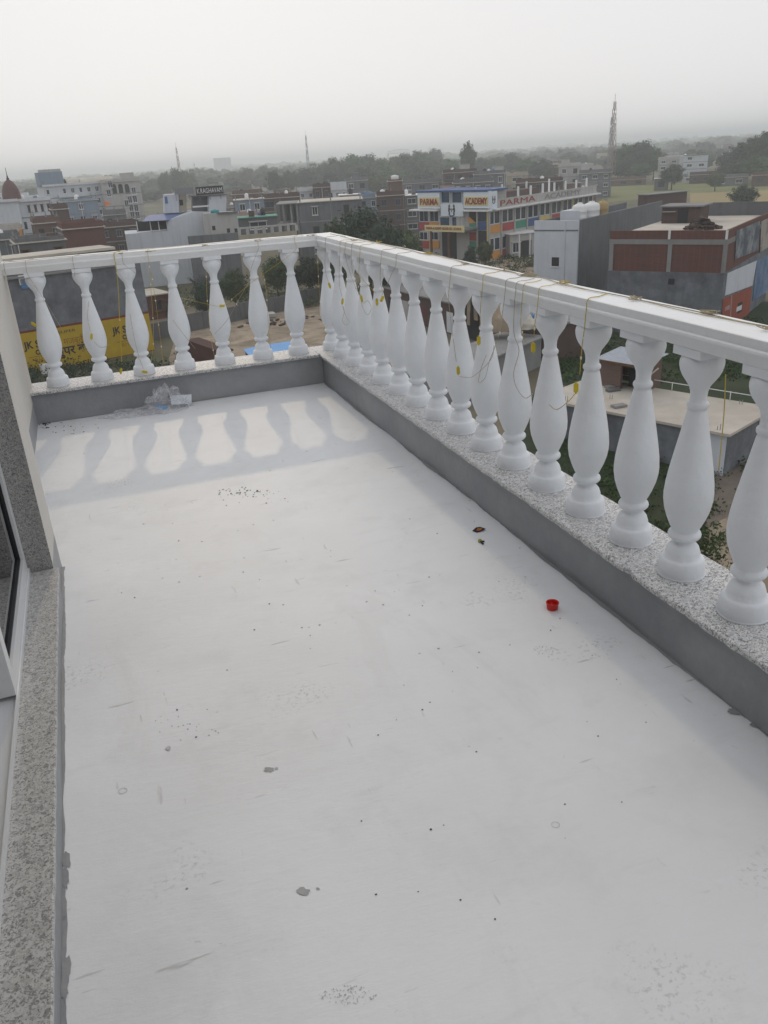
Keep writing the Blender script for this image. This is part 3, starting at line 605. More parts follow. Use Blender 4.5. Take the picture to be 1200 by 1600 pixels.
mat('poster_a', (0.34,0.36,0.38), .6, .25, .7, col2=(0.06,0.09,0.14), amt=.9, lo=.45, hi=.56); mat('poster_b', (0.45,0.42,0.38), .6, .2, .8, col2=(0.16,0.15,0.15), amt=.8, lo=.5, hi=.6); mat('cloth_white', (0.55,0.59,0.64), .8, .08, .6, streak=.3); mat('cloth_blue', (0.09,0.17,0.33), .7, .2, 1, col2=(0.35,0.45,0.6), amt=.7); mat('shop_red', (0.38,0.09,0.055), .7, .12, .8)
mat('tarp_beige', (0.42,0.34,0.25), .85, .2, 1.2, col2=(0.30,0.24,0.18), amt=.6); mat('cloth_black', (0.03,0.03,0.035), .9, .2, 2); mat('rubble', (0.13,0.10,0.085), .95, .3, 1.5, island=.4)
mat('sheet_stripe', (0.42,0.47,0.55), .5, .2, .8, stretch=(6,6,.3)); mat('red_soil_roof', (0.10,0.05,0.045), .9, .2, .6); mat('flag_orange', (0.75,0.20,0.05), .7, .1, 2); mat('path_mud', (0.20,0.17,0.145), .95, .2, 1)

g = MB(); g.quad((-9000,-3000,ZG),(12000,-3000,ZG),(12000,12000,ZG),(-9000,12000,ZG)); ground = tag(g.build('ground', 'earth'), kind='structure')
def patch(name, px, mt, dz, z=ZG):
    pts = [P(u, v, z) for u, v in px]; a = sum(pts[i].x*pts[(i+1)%len(pts)].y-pts[(i+1)%len(pts)].x*pts[i].y for i in range(len(pts)))
    if a < 0: pts.reverse()
    m = MB(); m.add([(p.x, p.y, z+dz) for p in pts], [tuple(range(len(pts)))]); return tag(m.build(name, mt), kind='structure')

class Fr:
    """a building's frame: A = front left corner on the ground, x along the front, y away from the viewer"""
    def __init__(s, uL, vL, h, uR=None, yaw=0.0, vR=None, dist=None, base=ZG):
        s.z0 = base
        A = P(uL, vL, base+h) if dist is None else PD(uL, vL, dist)
        if dist is not None: h = A.z-base
        s.h = h; s.A = Vector((A.x, A.y, base))
        if vR is not None:
            B = P(uR, vR, base+h); e = Vector((B.x-A.x, B.y-A.y, 0)); s.W = e.length; s.e = e/s.W
        else:
            d = Vector((A.x-CAM.x, A.y-CAM.y, 0)).normalized(); e = Vector((d.y, -d.x, 0)); ca, sa = math.cos(yaw), math.sin(yaw)
            s.e = Vector((e.x*ca-e.y*sa, e.x*sa+e.y*ca, 0)); k = (uR-600)/FPX; q = Vector(A)-CAM
            s.W = (k*q.dot(_F)-q.dot(CR))/(s.e.dot(CR)-k*s.e.dot(_F))
        s.n = Vector((-s.e.y, s.e.x, 0))
        if s.n.dot(Vector((s.A.x-CAM.x, s.A.y-CAM.y, 0))) < 0: s.n = -s.n
    def pt(s, x, y, z): return s.A+s.e*x+s.n*y+Vector((0,0,z))
    def front(s, u, v, y=0.0):
        d = ray(u, v); o = s.A+s.n*y; t = (o-CAM).dot(s.n)/d.dot(s.n); p = CAM+d*t-s.A; return p.dot(s.e), p.z
    def side(s, u, v, x):
        d = ray(u, v); o = s.A+s.e*x; t = (o-CAM).dot(s.e)/d.dot(s.e); p = CAM+d*t-s.A; return p.dot(s.n), p.z
    def rect(s, u0, v0, u1, v1):
        um = (u0+u1)/2; vm = (v0+v1)/2
        return s.front(u0,vm)[0], s.front(u1,vm)[0], s.front(um,v1)[1], s.front(um,v0)[1]
def fbox(root, fr, name, mt, x0, x1, y0, y1, z0, z1):
    m = MB(); m.box(x0, x1, y0, y1, z0, z1, fr); return m.build(name, mt, root)
def fwin(root, fr, x0, x1, z0, z1, y=0.0, frame='frame_white', pane='window_glass', t=0.09, mull=1, sill=True, side=None, out=.05):
    """window on the front (or on the side wall x=side): frame bars proud of the wall, the dark pane a sub-part"""
    def bx(m, a0, a1, q0, q1, c0, c1):
        if side is None: m.box(a0, a1, y-q1, y-q0, c0, c1, fr)
        else:
            sx, sg = side; m.box(min(sx+sg*q0, sx+sg*q1), max(sx+sg*q0, sx+sg*q1), a0, a1, c0, c1, fr)
    m = MB(); bx(m, x0, x0+t, .004, out, z0, z1); bx(m, x1-t, x1, .004, out, z0, z1); bx(m, x0+t, x1-t, .004, out, z0, z0+t); bx(m, x0+t, x1-t, .004, out, z1-t, z1)
    for k in range(mull):
        c = x0+(x1-x0)*(k+1)/(mull+1); bx(m, c-t*.4, c+t*.4, .012, out*.9, z0+t, z1-t)
    if sill and z1-z0 < 3: bx(m, x0-.18, x1+.18, .004, .5, z1+.06, z1+.13)
    if sill: bx(m, x0-.1, x1+.1, .004, .22, z0-.1, z0-.002)
    ob = m.build('window', frame, root); m = MB(); bx(m, x0+t, x1-t, .003, .011, z0+t, z1-t); m.build('pane', pane, ob); return ob
def hole(root, fr, x0, x1, z0, z1, y=0.0, name='opening', mt='opening', side=None):
    m = MB()
    if side is None: m.box(x0, x1, y-.02, y-.004, z0, z1, fr)
    else:
        sx, sg = side; m.box(min(sx+sg*.004, sx+sg*.02), max(sx+sg*.004, sx+sg*.02), x0, x1, z0, z1, fr)
    return m.build(name, mt, root)
def tank(root, c, r=.55, h=1.3, mt='tank_white', name='water_tank'):
    m = MB(); m.lathe([(r*.94,0),(r,.05),(r,h*.25),(r*1.03,h*.27),(r,h*.3),(r,h*.55),(r*1.03,h*.57),(r,h*.6),(r,h*.78),(r*.9,h*.88),(r*.55,h*.95),(r*.35,h*.97),(r*.35,h*1.03),(0.02,h*1.04)], 14, c); return m.build(name, mt, root)
def block(name, label, uL, vL, h, uR, mt, depth=9.0, yaw=0.0, vR=None, storeys=None, cols=0, wmt='frame_white', parapet=.9, slab=True, cat='building', group='buildings of the town', pane='window_glass', skip=(), tanks=0, slabmt='concrete', room=None, seed=None, side=False, bands=True, ww=.42, dist=None, wh=.42, roofmt='roof_concrete', base=ZG):
    fr = Fr(uL, vL, h, uR, yaw, vR, dist, base); h = fr.h; rnd = random.Random(seed if seed is not None else int(uL*7+vL*13)); W, D = fr.W, depth
    root = thing(name, label, cat, fr.A, group)
    hw = h-(parapet if parapet else 0)
    fbox(root, fr, 'wall', mt, 0, W, 0, D, 0, hw-.12)
    fbox(root, fr, 'roof_slab', roofmt, -.25 if slab else .01, W+.25 if slab else W-.01, -.35 if slab else .01, D+.2, hw-.118, hw+.03)
    if parapet:
        m = MB(); t = .13
        for (a, b, c, d) in ((0, W, 0, t), (0, W, D-t, D), (0, t, t, D-t), (W-t, W, t, D-t)): m.box(a, b, c, d, hw+.032, h, fr)
        m.build('parapet', mt, root)
    n = storeys or max(1, round(hw/3.3)); sh = hw/n
    if bands:
        for k in range(1, n): fbox(root, fr, 'floor_band', slabmt, -.04, W+.04, -.06, D+.03, sh*k-.12, sh*k+.1)
    if cols:
        if mt.startswith('brick') and wmt == 'frame_white': wmt = rnd.choice(['concrete','frame_brown','concrete_dark'])
        bw = W/cols
        for k in range(n):
            for j in range(cols):
                if (k, j) in skip or rnd.random() < .12: continue
                w_ = bw*ww*rnd.uniform(.85,1.1); c = bw*(j+.5); z = sh*k+sh*.32
                if rnd.random() < .22: hole(root, fr, c-w_/2, c+w_/2, z-.15, z+sh*wh)
                else: fwin(root, fr, c-w_/2, c+w_/2, z, z+sh*wh, frame=wmt, pane=pane, mull=1 if w_ > .9 else 0)
        if side:
            sx = (0, -1) if fr.pt(0, D/2, 0).x > CAM.x+0 and (fr.e.dot(Vector((CAM.x, CAM.y, 0))-fr.A) < 0) else (W, 1)
            nc = max(1, int(D/3))
            for k in range(n):
                for j in range(nc):
                    c = D*(j+.5)/nc; fwin(root, fr, c-.5, c+.5, sh*k+sh*.32, sh*k+sh*.72, frame=wmt, side=sx)
    for k in range(tanks):
        x = W*rnd.uniform(.15,.85); y = D*rnd.uniform(.2,.8); tank(root, fr.pt(x, y, hw+.03), rnd.uniform(.45,.6), rnd.uniform(1.1,1.5), rnd.choice(['tank_white','tank_white','tank_black','tank_blue']))
    if depth > 4 and W > 4 and fr.A.x*0+(fr.A-CAM).length < 330 and cols:
        if rnd.random() < .5:
            for (x, y) in ((.2,.2),(W-.4,.2),(W*.5,.2),(.2,D-.4),(W-.4,D-.4)):
                m = MB(); zz = rnd.uniform(.5,1.3); m.box(x, x+.24, y, y+.24, h+.001, h+zz*.5, fr)
                for q in range(3): m.tube([fr.pt(x+.05+q*.07, y+.12, h+zz*.5), fr.pt(x+.05+q*.08, y+.1, h+zz)], .025, 4)
                m.build('column_stub', 'concrete', root)
        if rnd.random() < .55:
            k = rnd.randint(1, max(1, n-1)); a = rnd.uniform(0,.4)*W; b = a+rnd.uniform(.35,.6)*W; bo = fbox(root, fr, 'balcony', slabmt, a, b, -1.1, -.065, sh*k-.1, sh*k+.03)
            m = MB(); m.box(a, b, -1.1, -1.02, sh*k+.031, sh*k+.9, fr); m.box(a, a+.08, -1.02, -.07, sh*k+.031, sh*k+.9, fr); m.box(b-.08, b, -1.02, -.07, sh*k+.031, sh*k+.9, fr); m.build('balcony_railing', mt, bo)
        if rnd.random() < .7:
            x = rnd.choice([.25, W-.35, W*.5]); fbox(root, fr, 'drain_pipe', rnd.choice(['frame_white','steel_grey','concrete']), x, x+.11, -.14, -.066, .2, hw-.2)
        if not tanks and rnd.random() < .6:
            tank(root, fr.pt(W*rnd.uniform(.2,.8), D*rnd.uniform(.3,.7), hw+.03), rnd.uniform(.45,.6), rnd.uniform(1.1,1.5), rnd.choice(['tank_white','tank_black','tank_white']))
        for q in range(rnd.randint(0, 3)):
            x = rnd.uniform(.5, W-1.5); y = rnd.uniform(.6, D-1.5); fbox(root, fr, 'roof_crate', rnd.choice(['rubble','brick_brown','tin_sheet','blue_sheet']), x, x+rnd.uniform(.4,1.6), y, y+rnd.uniform(.4,1.2), hw+.031, hw+rnd.uniform(.3,1.1))
    if room:
        a, b, hh, rmt = room; m = MB(); m.box(W*a, W*b, D*.35, D*.35+3.2, hw+.031, hw+hh, fr); rr = m.build('stair_room', rmt, root); m = MB(); m.box(W*a-.2, W*b+.2, D*.35-.2, D*.35+3.4, hw+hh+.001, hw+hh+.13, fr); m.build('stair_roof', 'concrete', rr)
    return root, fr
_font = None
def text(root, s, fr, x, z, size, mt, y=-.03, w=None, side=None, depth=.02, name='lettering', bold=0.0, shear=0):
    cu = bpy.data.curves.new(name, 'FONT'); cu.body = s; cu.size = size; cu.extrude = depth; cu.offset = bold; cu.align_x = 'CENTER'; cu.align_y = 'CENTER'; cu.resolution_u = 3
    tmp = bpy.data.objects.new(name, cu); COL.objects.link(tmp); dg = bpy.context.evaluated_depsgraph_get(); dg.update()
    me = bpy.data.meshes.new_from_object(tmp.evaluated_get(dg)); bpy.data.objects.remove(tmp)
    xs = [v.co.x for v in me.vertices] or [0, 1]; d = max(xs)-min(xs); mid = (max(xs)+min(xs))/2; ys = [v.co.y for v in me.vertices] or [0, 1]; my = (max(ys)+min(ys))/2
    sx = w/max(d, 1e-3) if w else 1.0; ex = fr.e; pos = fr.pt(x, y, z); ez = Vector((0,0,1)); ey = ex.cross(ez); rl = Vector(root.location)
    for v in me.vertices: v.co = pos+ex*((v.co.x-mid)*sx)+ez*(v.co.y-my)+ey*v.co.z-rl
    me.materials.clear(); me.materials.append(M[mt]); ob = bpy.data.objects.new(name, me); COL.objects.link(ob); ob.parent = root; return ob

# ---- trees
def crown(seed, rx, rz, clumps, per, leaf, zc, flat=.75):
    rnd = random.Random(seed); m = MB(); cs = []
    for _ in range(clumps):
        while True:
            d = Vector((rnd.uniform(-1,1), rnd.uniform(-1,1), rnd.uniform(-1,1)))
            if .25 < d.length < 1: break
        d = d*(.55+.45*rnd.random())/max(d.length, .5)*d.length**.3
        q = 1+.35*mnoise.noise(d*1.7+Vector((seed*1.3,0,0)))
        cs.append((Vector((d.x*rx*q, d.y*rx*q, zc+d.z*rz*q)), rx*rnd.uniform(.16,.30)))
    for c, r in cs:
        for _ in range(per):
            d = Vector((rnd.gauss(0,1), rnd.gauss(0,1), rnd.gauss(0,.8))); d = d.normalized()*r*rnd.random()**.45
            p = c+d; n = (d.normalized()+Vector((rnd.uniform(-.6,.6), rnd.uniform(-.6,.6), rnd.uniform(0,.8)))).normalized(); a = n.cross(Vector((rnd.uniform(-1,1), rnd.uniform(-1,1), rnd.uniform(-1,1))))
            if a.length < 1e-3: continue
            a.normalize(); b = n.cross(a); s = leaf*rnd.uniform(.6,1.3)
            m.add([p-a*s*.8, p-b*s*.45, p+a*s*.8, p+b*s*.5], [(0,1,2,3)])
    return m, cs
def blobcore(m, c, rx, rz, seed, nu=14, nv=8, amp=.45):
    vs = []; fs = []
    for j in range(nv+1):
        ph = -math.pi/2+math.pi*j/nv
        for i in range(nu):
            th = 6.28319*i/nu; d = Vector((math.cos(th)*math.cos(ph), math.sin(th)*math.cos(ph), math.sin(ph)))
            q = 1+amp*mnoise.noise(d*1.9+Vector((seed*1.7,seed,0)))+amp*.5*mnoise.noise(d*4.5+Vector((0,seed,3)))
            vs.append((c.x+rx*d.x*q, c.y+rx*d.y*q, c.z+rz*d.z*q))
    for j in range(nv):
        for i in range(nu): fs.append((j*nu+i, j*nu+(i+1)%nu, (j+1)*nu+(i+1)%nu, (j+1)*nu+i))
    m.add(vs, fs, False)
def make_tree(name, label, seed, rx, rz, h, leafmat, clumps=40, per=36, leaf=.35, group=None, cat='tree', trunk=.28):
    root = thing(name, label, cat, (0,0,0), group); zc = h-rz
    m, cs = crown(seed, rx, rz, clumps, per, leaf, zc)
    blobcore(m, Vector((0, 0, zc)), rx*.62, rz*.66, seed); m.build('crown', leafmat, root)
    rnd = random.Random(seed+1); t = MB(); top = zc+rz*.2
    t.tube([(0,0,-.3),(rx*.03,0,top*.35),(-rx*.03,rx*.03,top*.7),(0,0,top)], trunk, 7, trunk*.4)
    for c, r in rnd.sample(cs, min(9, len(cs))): t.tube([(0,0,top*rnd.uniform(.35,.75)), (c.x*.45, c.y*.45, (top*.6+c.z)/2), tuple(c)], trunk*.4, 5, trunk*.12)
    t.build('trunk', 'bark', root); return root

def fpoly(root, fr, name, mt, px, y0, depth):
    pts = [fr.front(u, v, y0) for u, v in px]; n = len(pts)
    a = sum(pts[i][0]*pts[(i+1)%n][1]-pts[(i+1)%n][0]*pts[i][1] for i in range(n))
    if a < 0: pts.reverse()
    m = MB(); m.add([fr.pt(x, y0, z) for x, z in pts]+[fr.pt(x, y0+depth, z) for x, z in pts], [tuple(range(n)), tuple(range(2*n-1,n-1,-1))]+[(i, n+i, n+(i+1)%n, (i+1)%n) for i in range(n)])
    return m.build(name, mt, root)
def frect(root, fr, name, mt, u0, v0, u1, v1, y0=-.02, depth=.016):
    x0, z1 = fr.front(u0, (v0+v1)/2, y0)[0], fr.front((u0+u1)/2, v0, y0)[1]; x1, z0 = fr.front(u1, (v0+v1)/2, y0)[0], fr.front((u0+u1)/2, v1, y0)[1]
    m = MB(); m.box(x0, x1, y0, y0+depth, z0, z1, fr); return m.build(name, mt, root), (x0, x1, z0, z1)
def pwin(root, fr, u0, v0, u1, v1, y=0.0, **k):
    x0 = fr.front(u0, (v0+v1)/2, y)[0]; x1 = fr.front(u1, (v0+v1)/2, y)[0]; z1 = fr.front((u0+u1)/2, v0, y)[1]; z0 = fr.front((u0+u1)/2, v1, y)[1]
    return fwin(root, fr, x0, x1, z0, z1, y, **k)
def ptext(root, fr, s, u0, v0, u1, v1, mt, y=-.04, bold=0.0):
    x0, z0 = fr.front(u0, v1, y); x1, z1 = fr.front(u1, v0, y); zc = (fr.front(u0, (v0+v1)/2, y)[1]+fr.front(u1, (v0+v1)/2, y)[1])/2
    hgt = abs(fr.front((u0+u1)/2, v0, y)[1]-fr.front((u0+u1)/2, v1, y)[1])
    return text(root, s, fr, (x0+x1)/2, zc, hgt/.72, mt, y, w=abs(x1-x0), bold=bold)

# ---------------- ground patches
patch('sandy_yard', [(280,508),(400,494),(560,470),(640,500),(640,640),(240,640)], 'sand', .02)
patch('lawn', [(866,480),(1260,470),(1300,560),(1260,640),(860,600)], 'lawn', .02)
patch('lawn', [(840,600),(1200,640),(1330,720),(1260,860),(900,980),(780,760)], 'lawn', .026)
patch('dirt_road', [(1128,745),(1200,705),(1500,640),(1560,760),(1400,980),(1340,1300),(1020,1120)], 'sand', .034)
patch('weedy_strip', [(1120,742),(1182,690),(1232,716),(1150,800),(1100,830)], 'path_mud', .042)
patch('green_field', [(945,290),(1130,283),(1320,284),(1320,297),(1090,303),(950,316)], 'crop_green', .06)
patch('straw_field', [(1078,302),(1420,290),(1500,340),(1078,345)], 'crop_straw', .08)
patch('school_yard', [(640,384),(930,372),(960,420),(640,440)], 'sand', .05)

# ---------------- school with coloured panels
fr = Fr(653, 298, 11.9, 763, vR=296.2); ac = thing('school_building', 'school block with PARMA ACADEMY signs and coloured panels', 'school', fr.A)
W, D, H = fr.W, 11.0, fr.h
zs = fr.front(700, 327)[1]; zf = fr.front(700, 360)[1]
zr = zs; a = fr.pt(W, .3, 0); b3 = P(931, 301.5, ZG+zr); f2 = Fr.__new__(Fr); f2.z0 = ZG; f2.A = Vector((a.x, a.y, ZG)); e = Vector((b3.x-a.x, b3.y-a.y, 0)); f2.W = e.length; f2.e = e/f2.W; f2.n = Vector((-f2.e.y, f2.e.x, 0)); f2.h = zr
if f2.n.dot(f2.A-CAM) < 0: f2.n = -f2.n
def slabpoly(y0, xr, k):
    q = [fr.pt(-.02 if y0 > 0 else -.3, y0, 0), fr.pt(xr, y0, 0), fr.pt(xr, y0, 0)+f2.e*k, fr.pt(0, 9, 0)]; return [(p_.x, p_.y) for p_ in q]
m = MB(); m.prism(slabpoly(.6, W-.7, 6.0), ZG, ZG+H-.4); m.build('wall', 'plaster_offwhite', ac)
m = MB(); m.prism(slabpoly(-.35, W+.1, 6.4), ZG+H-.32, ZG+H); m.build('roof_slab', 'panel_blue', ac)
fbox(ac, fr, 'ledge', 'frame_white', -1.6, fr.front(687,327)[0], -.9, .58, zs-.28, zs); fbox(ac, fr, 'ledge', 'frame_white', fr.front(724.3,327)[0], W+.4, -.9, .58, zs-.28, zs)
for (u0, v0, u1, v1, mt) in [(652.5,300,687,326,'sign_white'),(724,299,763.5,325.5,'sign_white')]: frect(ac, fr, 'sign_panel', mt, u0, v0, u1, v1, -.25, .8)
_, r1 = frect(ac, fr, 'sign_board', 'sign_yellow', 654, 308.5, 686, 322.5, -.34, .08); ptext(ac, fr, 'PARMA', 656.5, 310.5, 684, 320.5, 'letter_red', -.42, .03)
_, r2 = frect(ac, fr, 'sign_board', 'sign_yellow', 725.5, 307.5, 762, 321.5, -.34, .08); ptext(ac, fr, 'ACADEMY', 726.5, 309.2, 761, 319.4, 'letter_red', -.42, .03)
for (v0, v1) in ((299.5,317.5),(338.5,354.5)):
    for (u0, u1) in ((687.8,704.4),(706.4,723.6)):
        pwin(ac, fr, u0, v0, u1, v1, .3, pane='glass_blue', mull=0, sill=False, out=.28)
fbox(ac, fr, 'curtain_wall', 'plaster_blue', fr.front(687.3,330)[0], fr.front(724,330)[0], .301, .599, .5, H-.41)
_, eb = frect(ac, fr, 'emblem_board', 'sign_white', 688.5, 318.2, 723.5, 338, -.2, .45)
# emblem: two rearing horses beside a shield, scroll beneath
ex, ez = (eb[0]+eb[1])/2, (eb[2]+eb[3])/2
def emblem(root, fr, cx, cz, s, y, side=None):
    def pl(pts, mt, nm):
        m = MB(); n = len(pts); q = [(cx+p*s, cz+r*s) for p, r in pts]
        if side is None: A_ = [fr.pt(a, y, b) for a, b in q]; B_ = [fr.pt(a, y+.03, b) for a, b in q]
        else: A_ = [fr.pt(side, a, b) for a, b in q]; B_ = [fr.pt(side-.03, a, b) for a, b in q]
        m.add(A_+B_, [tuple(range(n)), tuple(range(2*n-1,n-1,-1))]+[(i,n+i,n+(i+1)%n,(i+1)%n) for i in range(n)]); m.build(nm, mt, root)
    horse = [(-.30,-.52),(-.44,-.50),(-.40,-.30),(-.52,-.12),(-.50,.12),(-.44,.30),(-.50,.42),(-.40,.52),(-.33,.66),(-.30,.52),(-.20,.44),(-.22,.36),(-.30,.34),(-.26,.18),(-.14,.10),(-.16,.02),(-.28,.02),(-.30,-.14),(-.22,-.30)]
    pl(horse, 'letter_dark', 'emblem_horse'); pl([(-a, b) for a, b in reversed(horse)], 'letter_dark', 'emblem_horse')
    n = 14; arc = [(.52*math.cos(math.pi*(1.08+.84*k/n)), -.28+.42*math.sin(math.pi*(1.08+.84*k/n))) for k in range(n+1)]; arc2 = [(.40*math.cos(math.pi*(1.92-.84*k/n)), -.26+.30*math.sin(math.pi*(1.92-.84*k/n))) for k in range(n+1)]
    pl(arc+arc2, 'panel_blue', 'emblem_scroll')
    if side is None: pl([(-.11,-.1),(0,-.26),(.11,-.1),(.11,.16),(-.11,.16)], 'letter_faint', 'emblem_shield')
emblem(ac, fr, ex, ez, 1.6, -.26)
# left bay
for (u0, u1) in ((655.5,669.5),(671.5,685.5)): pwin(ac, fr, u0, 329.5, u1, 346.5, .6, mull=1, pane='window_glass', sill=False)
frect(ac, fr, 'panel', 'panel_red', 654.5, 347.2, 669.8, 359.5, .45, .14); frect(ac, fr, 'panel', 'panel_orange', 670.3, 347.2, 686, 359.5, .47, .12)
for (u0, u1, c) in ((655,669.5,'panel_red'),(670.3,686,'panel_orange')):
    pwin(ac, fr, u0+1, 362, u1-1, 375, .6, mull=1, sill=False); frect(ac, fr, 'panel', c, u0, 376.5, u1, 388, .45, .14)
# porch with a long yellow board
x0 = fr.front(664, 356, -3.2)[0]; x1 = fr.front(725, 352, -3.2)[0]; zp = fr.front(695, 357, -3.2)[1]
fbox(ac, fr, 'porch_board', 'sign_yellow', x0, x1, -3.3, -3.1, zp-.55, zp+.5); fbox(ac, fr, 'porch_slab', 'concrete', x0, x1, -3.09, .55, zp-.3, zp)
text(ac, 'PARMA ACADEMY HIGHER SEC. SCHOOL', fr, (x0+x1)/2, zp, .62, 'letter_red', -3.36, w=(x1-x0)*.9)
for u in (673.5, 700.5): x = fr.front(u, 375, -3)[0]; fbox(ac, fr, 'column', 'frame_brown', x-.16, x+.16, -3.1, -2.8, 0, zp-.31)
hole(ac, fr, fr.front(689,370)[0], fr.front(723,370)[0], .1, zp-.6, .295, 'entrance'); hole(ac, fr, fr.front(723.5,370)[0], fr.front(727,370)[0], .1, zp-.6, .59, 'entrance')
# right bay with painted stair panels
for (u0, v0, u1, v1, mt) in [(726,329.5,744,347,'opening'),(727,348.5,744.5,360,'panel_green'),(727,363,744.5,376,'panel_red'),(727,377,744.5,388,'panel_green'),(746,329,762,346,'window_glass'),(746,347,762.5,359,'panel_blue'),(746,361,762,388,'opening')]: frect(ac, fr, 'panel', mt, u0, v0, u1, v1, .4, .19)
fpoly(ac, fr, 'painted_panel', 'panel_orange', [(727,333),(743.5,348),(735,349),(727.5,344)], .36, .035)
for u in (725, 745, 763): x = fr.front(u, 350, .2)[0]; fbox(ac, fr, 'column', 'plaster_offwhite', x-.14, x+.14, .2, .58, 0, zs-.29)
# long classroom wing
L2 = f2.W; fbox(ac, f2, 'wing_wall', 'plaster_offwhite', .8, L2, .5, 7.5, 0, zr-.25); fbox(ac, f2, 'wing_slab', 'frame_white', .8, L2+.6, -.9, 7.8, zr-.24, zr)
fbox(ac, f2, 'sign_fascia', 'plaster_offwhite', 2.2, L2, -.1, .15, zr+.002, zr+1.45); fbox(ac, f2, 'sign_panel', 'sign_white', -.1, 2.1, -.2, .25, zr+.002, H-.35)
text(ac, 'PARMA', f2, 2.6+L2*.165, zr+.72, 1.35, 'letter_red', -.16, w=L2*.30); text(ac, 'ACADEMY', f2, 2.6+L2*.58, zr+.72, 1.3, 'letter_faint', -.16, w=L2*.36)
emblem(ac, f2, 1.0, zr+1.5, .95, -.24)
cols = ['panel_orange','panel_red','panel_green','panel_blue','panel_yellow','panel_red','panel_orange','panel_green','panel_blue']; nb = 9; bw = L2/nb; fh = zr/2
for i in range(nb):
    x = i*bw
    for k in range(2):
        z = k*fh
        fbox(ac, f2, 'panel', cols[(i+k*2) % 9 if k == 0 else i], x+.22, x+bw-.22, .42, .499, z+.35, z+1.65)
        for q in range(2): fwin(ac, f2, x+.35+q*(bw-.6)/2, x+.2+(q+1)*(bw-.6)/2, z+1.8, z+fh-.45, .5, mull=0, sill=False)
    fbox(ac, f2, 'pier', 'panel_yellow' if i in (0,7) else 'plaster_offwhite', x-.16, x+.16, .3, .498, 0, zr-.26)
    fbox(ac, f2, 'roof_post', 'frame_white', x+bw*.5-.14, x+bw*.5+.14, .9, 1.2, zr+.001, zr+3.0-.1*(i % 2))
    if i % 2: fbox(ac, f2, 'roof_post', 'frame_white', x+bw*.2-.12, x+bw*.2+.12, 6.2, 6.5, zr+.001, zr+3.3)
fbox(ac, f2, 'roof_beam', 'frame_white', bw*.5, bw*1.6, .95, 1.15, zr+3.0, zr+3.18); fbox(ac, f2, 'roof_room', 'brick_brown', bw*2.2, bw*5.6, 4.5, 7.4, zr+.001, zr+2.1)

# ---------------- brick and plaster hall with banners
fh_ = Fr(953, 360.5, 10.0, 1139, vR=360.0); hl = thing('brick_hall', 'tall hall with brick upper storey, grey plaster below and banners on its side', 'building', fh_.A, 'buildings of the town')
W, H = fh_.W, 10.0; D = 23.0
zb2 = fh_.front(1045, 425)[1]; zb1 = fh_.front(1045, 382)[1]; zc1 = fh_.front(1045, 374)[1]
fbox(hl, fh_, 'plaster_wall', 'plaster_blotchy', 0, W, 0, D, 0, zb2-.002); fbox(hl, fh_, 'brick_wall', 'brick_red', .06, W-.06, .06, D-.06, zb2, zb1)
fbox(hl, fh_, 'ring_beam', 'concrete', 0, W, 0, D, zb1+.001, zc1); fbox(hl, fh_, 'roof_slab', 'roof_concrete', .25, W-.25, .25, D-.25, zc1+.001, zc1+.25)
m = MB(); m.box(0.02, W-.02, .02, .24, zc1+.002, H, fh_); m.box(W-.24, W-.02, .242, D-.25, zc1+.002, H+.02, fh_); m.build('brick_parapet', 'brick_red', hl)
m = MB(); m.box(.02, W-.02, D-.24, D-.02, zc1+.002, H+.9, fh_); m.build('back_parapet', 'concrete_dark', hl)
for u, w_ in ((955,.2),(1046,.16),(1136,.22)):
    x = min(max(fh_.front(u, 400)[0], .12), W-.14); fbox(hl, fh_, 'pilaster', 'concrete', x-.2, x+.2, -.04, .0595, zb2+.01, zb1)
    x = min(max(fh_.front(u, 366)[0], .12), W-.14)
    if u > 1000: fbox(hl, fh_, 'pilaster', 'frame_white', x-.11, x+.11, -.03, .0195, zc1+.01, H+.01)
x, z = fh_.front(1049, 440); hole(hl, fh_, x-.3, x+.3, z-.28, z+.28)

# side wall banners, side x = W faces right
def sp(u, v): return fh_.side(u, v, W)
def banner(name, mt, px, off=.05):
    pts = [sp(u, v) for u, v in px]; m = MB(); n = len(pts); A_ = [fh_.pt(W+off, a, b) for a, b in pts]; B_ = [fh_.pt(W+off-.03, a, b) for a, b in pts]
    m.add(A_+B_, [tuple(range(n)), tuple(range(2*n-1,n-1,-1))]+[(i,n+i,n+(i+1)%n,(i+1)%n) for i in range(n)]); return m.build(name, mt, hl)
banner('poster', 'poster_a', [(1148,405),(1150,361),(1187,345),(1184,391)]); banner('poster', 'poster_b', [(1187,394),(1189,346),(1212,335),(1211,380)])
banner('cloth_banner', 'cloth_white', [(1132,462),(1136,427),(1182,407),(1175,446)]); banner('cloth_banner', 'cloth_blue', [(1175,470),(1182,407),(1215,391),(1200,455)], .06)
banner('shop_front', 'shop_red', [(1126,500),(1129,467),(1174,448),(1168,505)], .07)
banner('shop_sign', 'letter_white', [(1149,487),(1150,480),(1158,476),(1157,484)], .10); banner('shop_door', 'opening', [(1151,490),(1152,474),(1159,471),(1158,486)], .085); banner('shop_post', 'plaster_pink', [(1139,500),(1141,462),(1142.5,461.5),(1140.5,500)], .09)
banner('shop_sign', 'plaster_pink', [(1131,486),(1132,480),(1139,476),(1138.5,483)], .10)
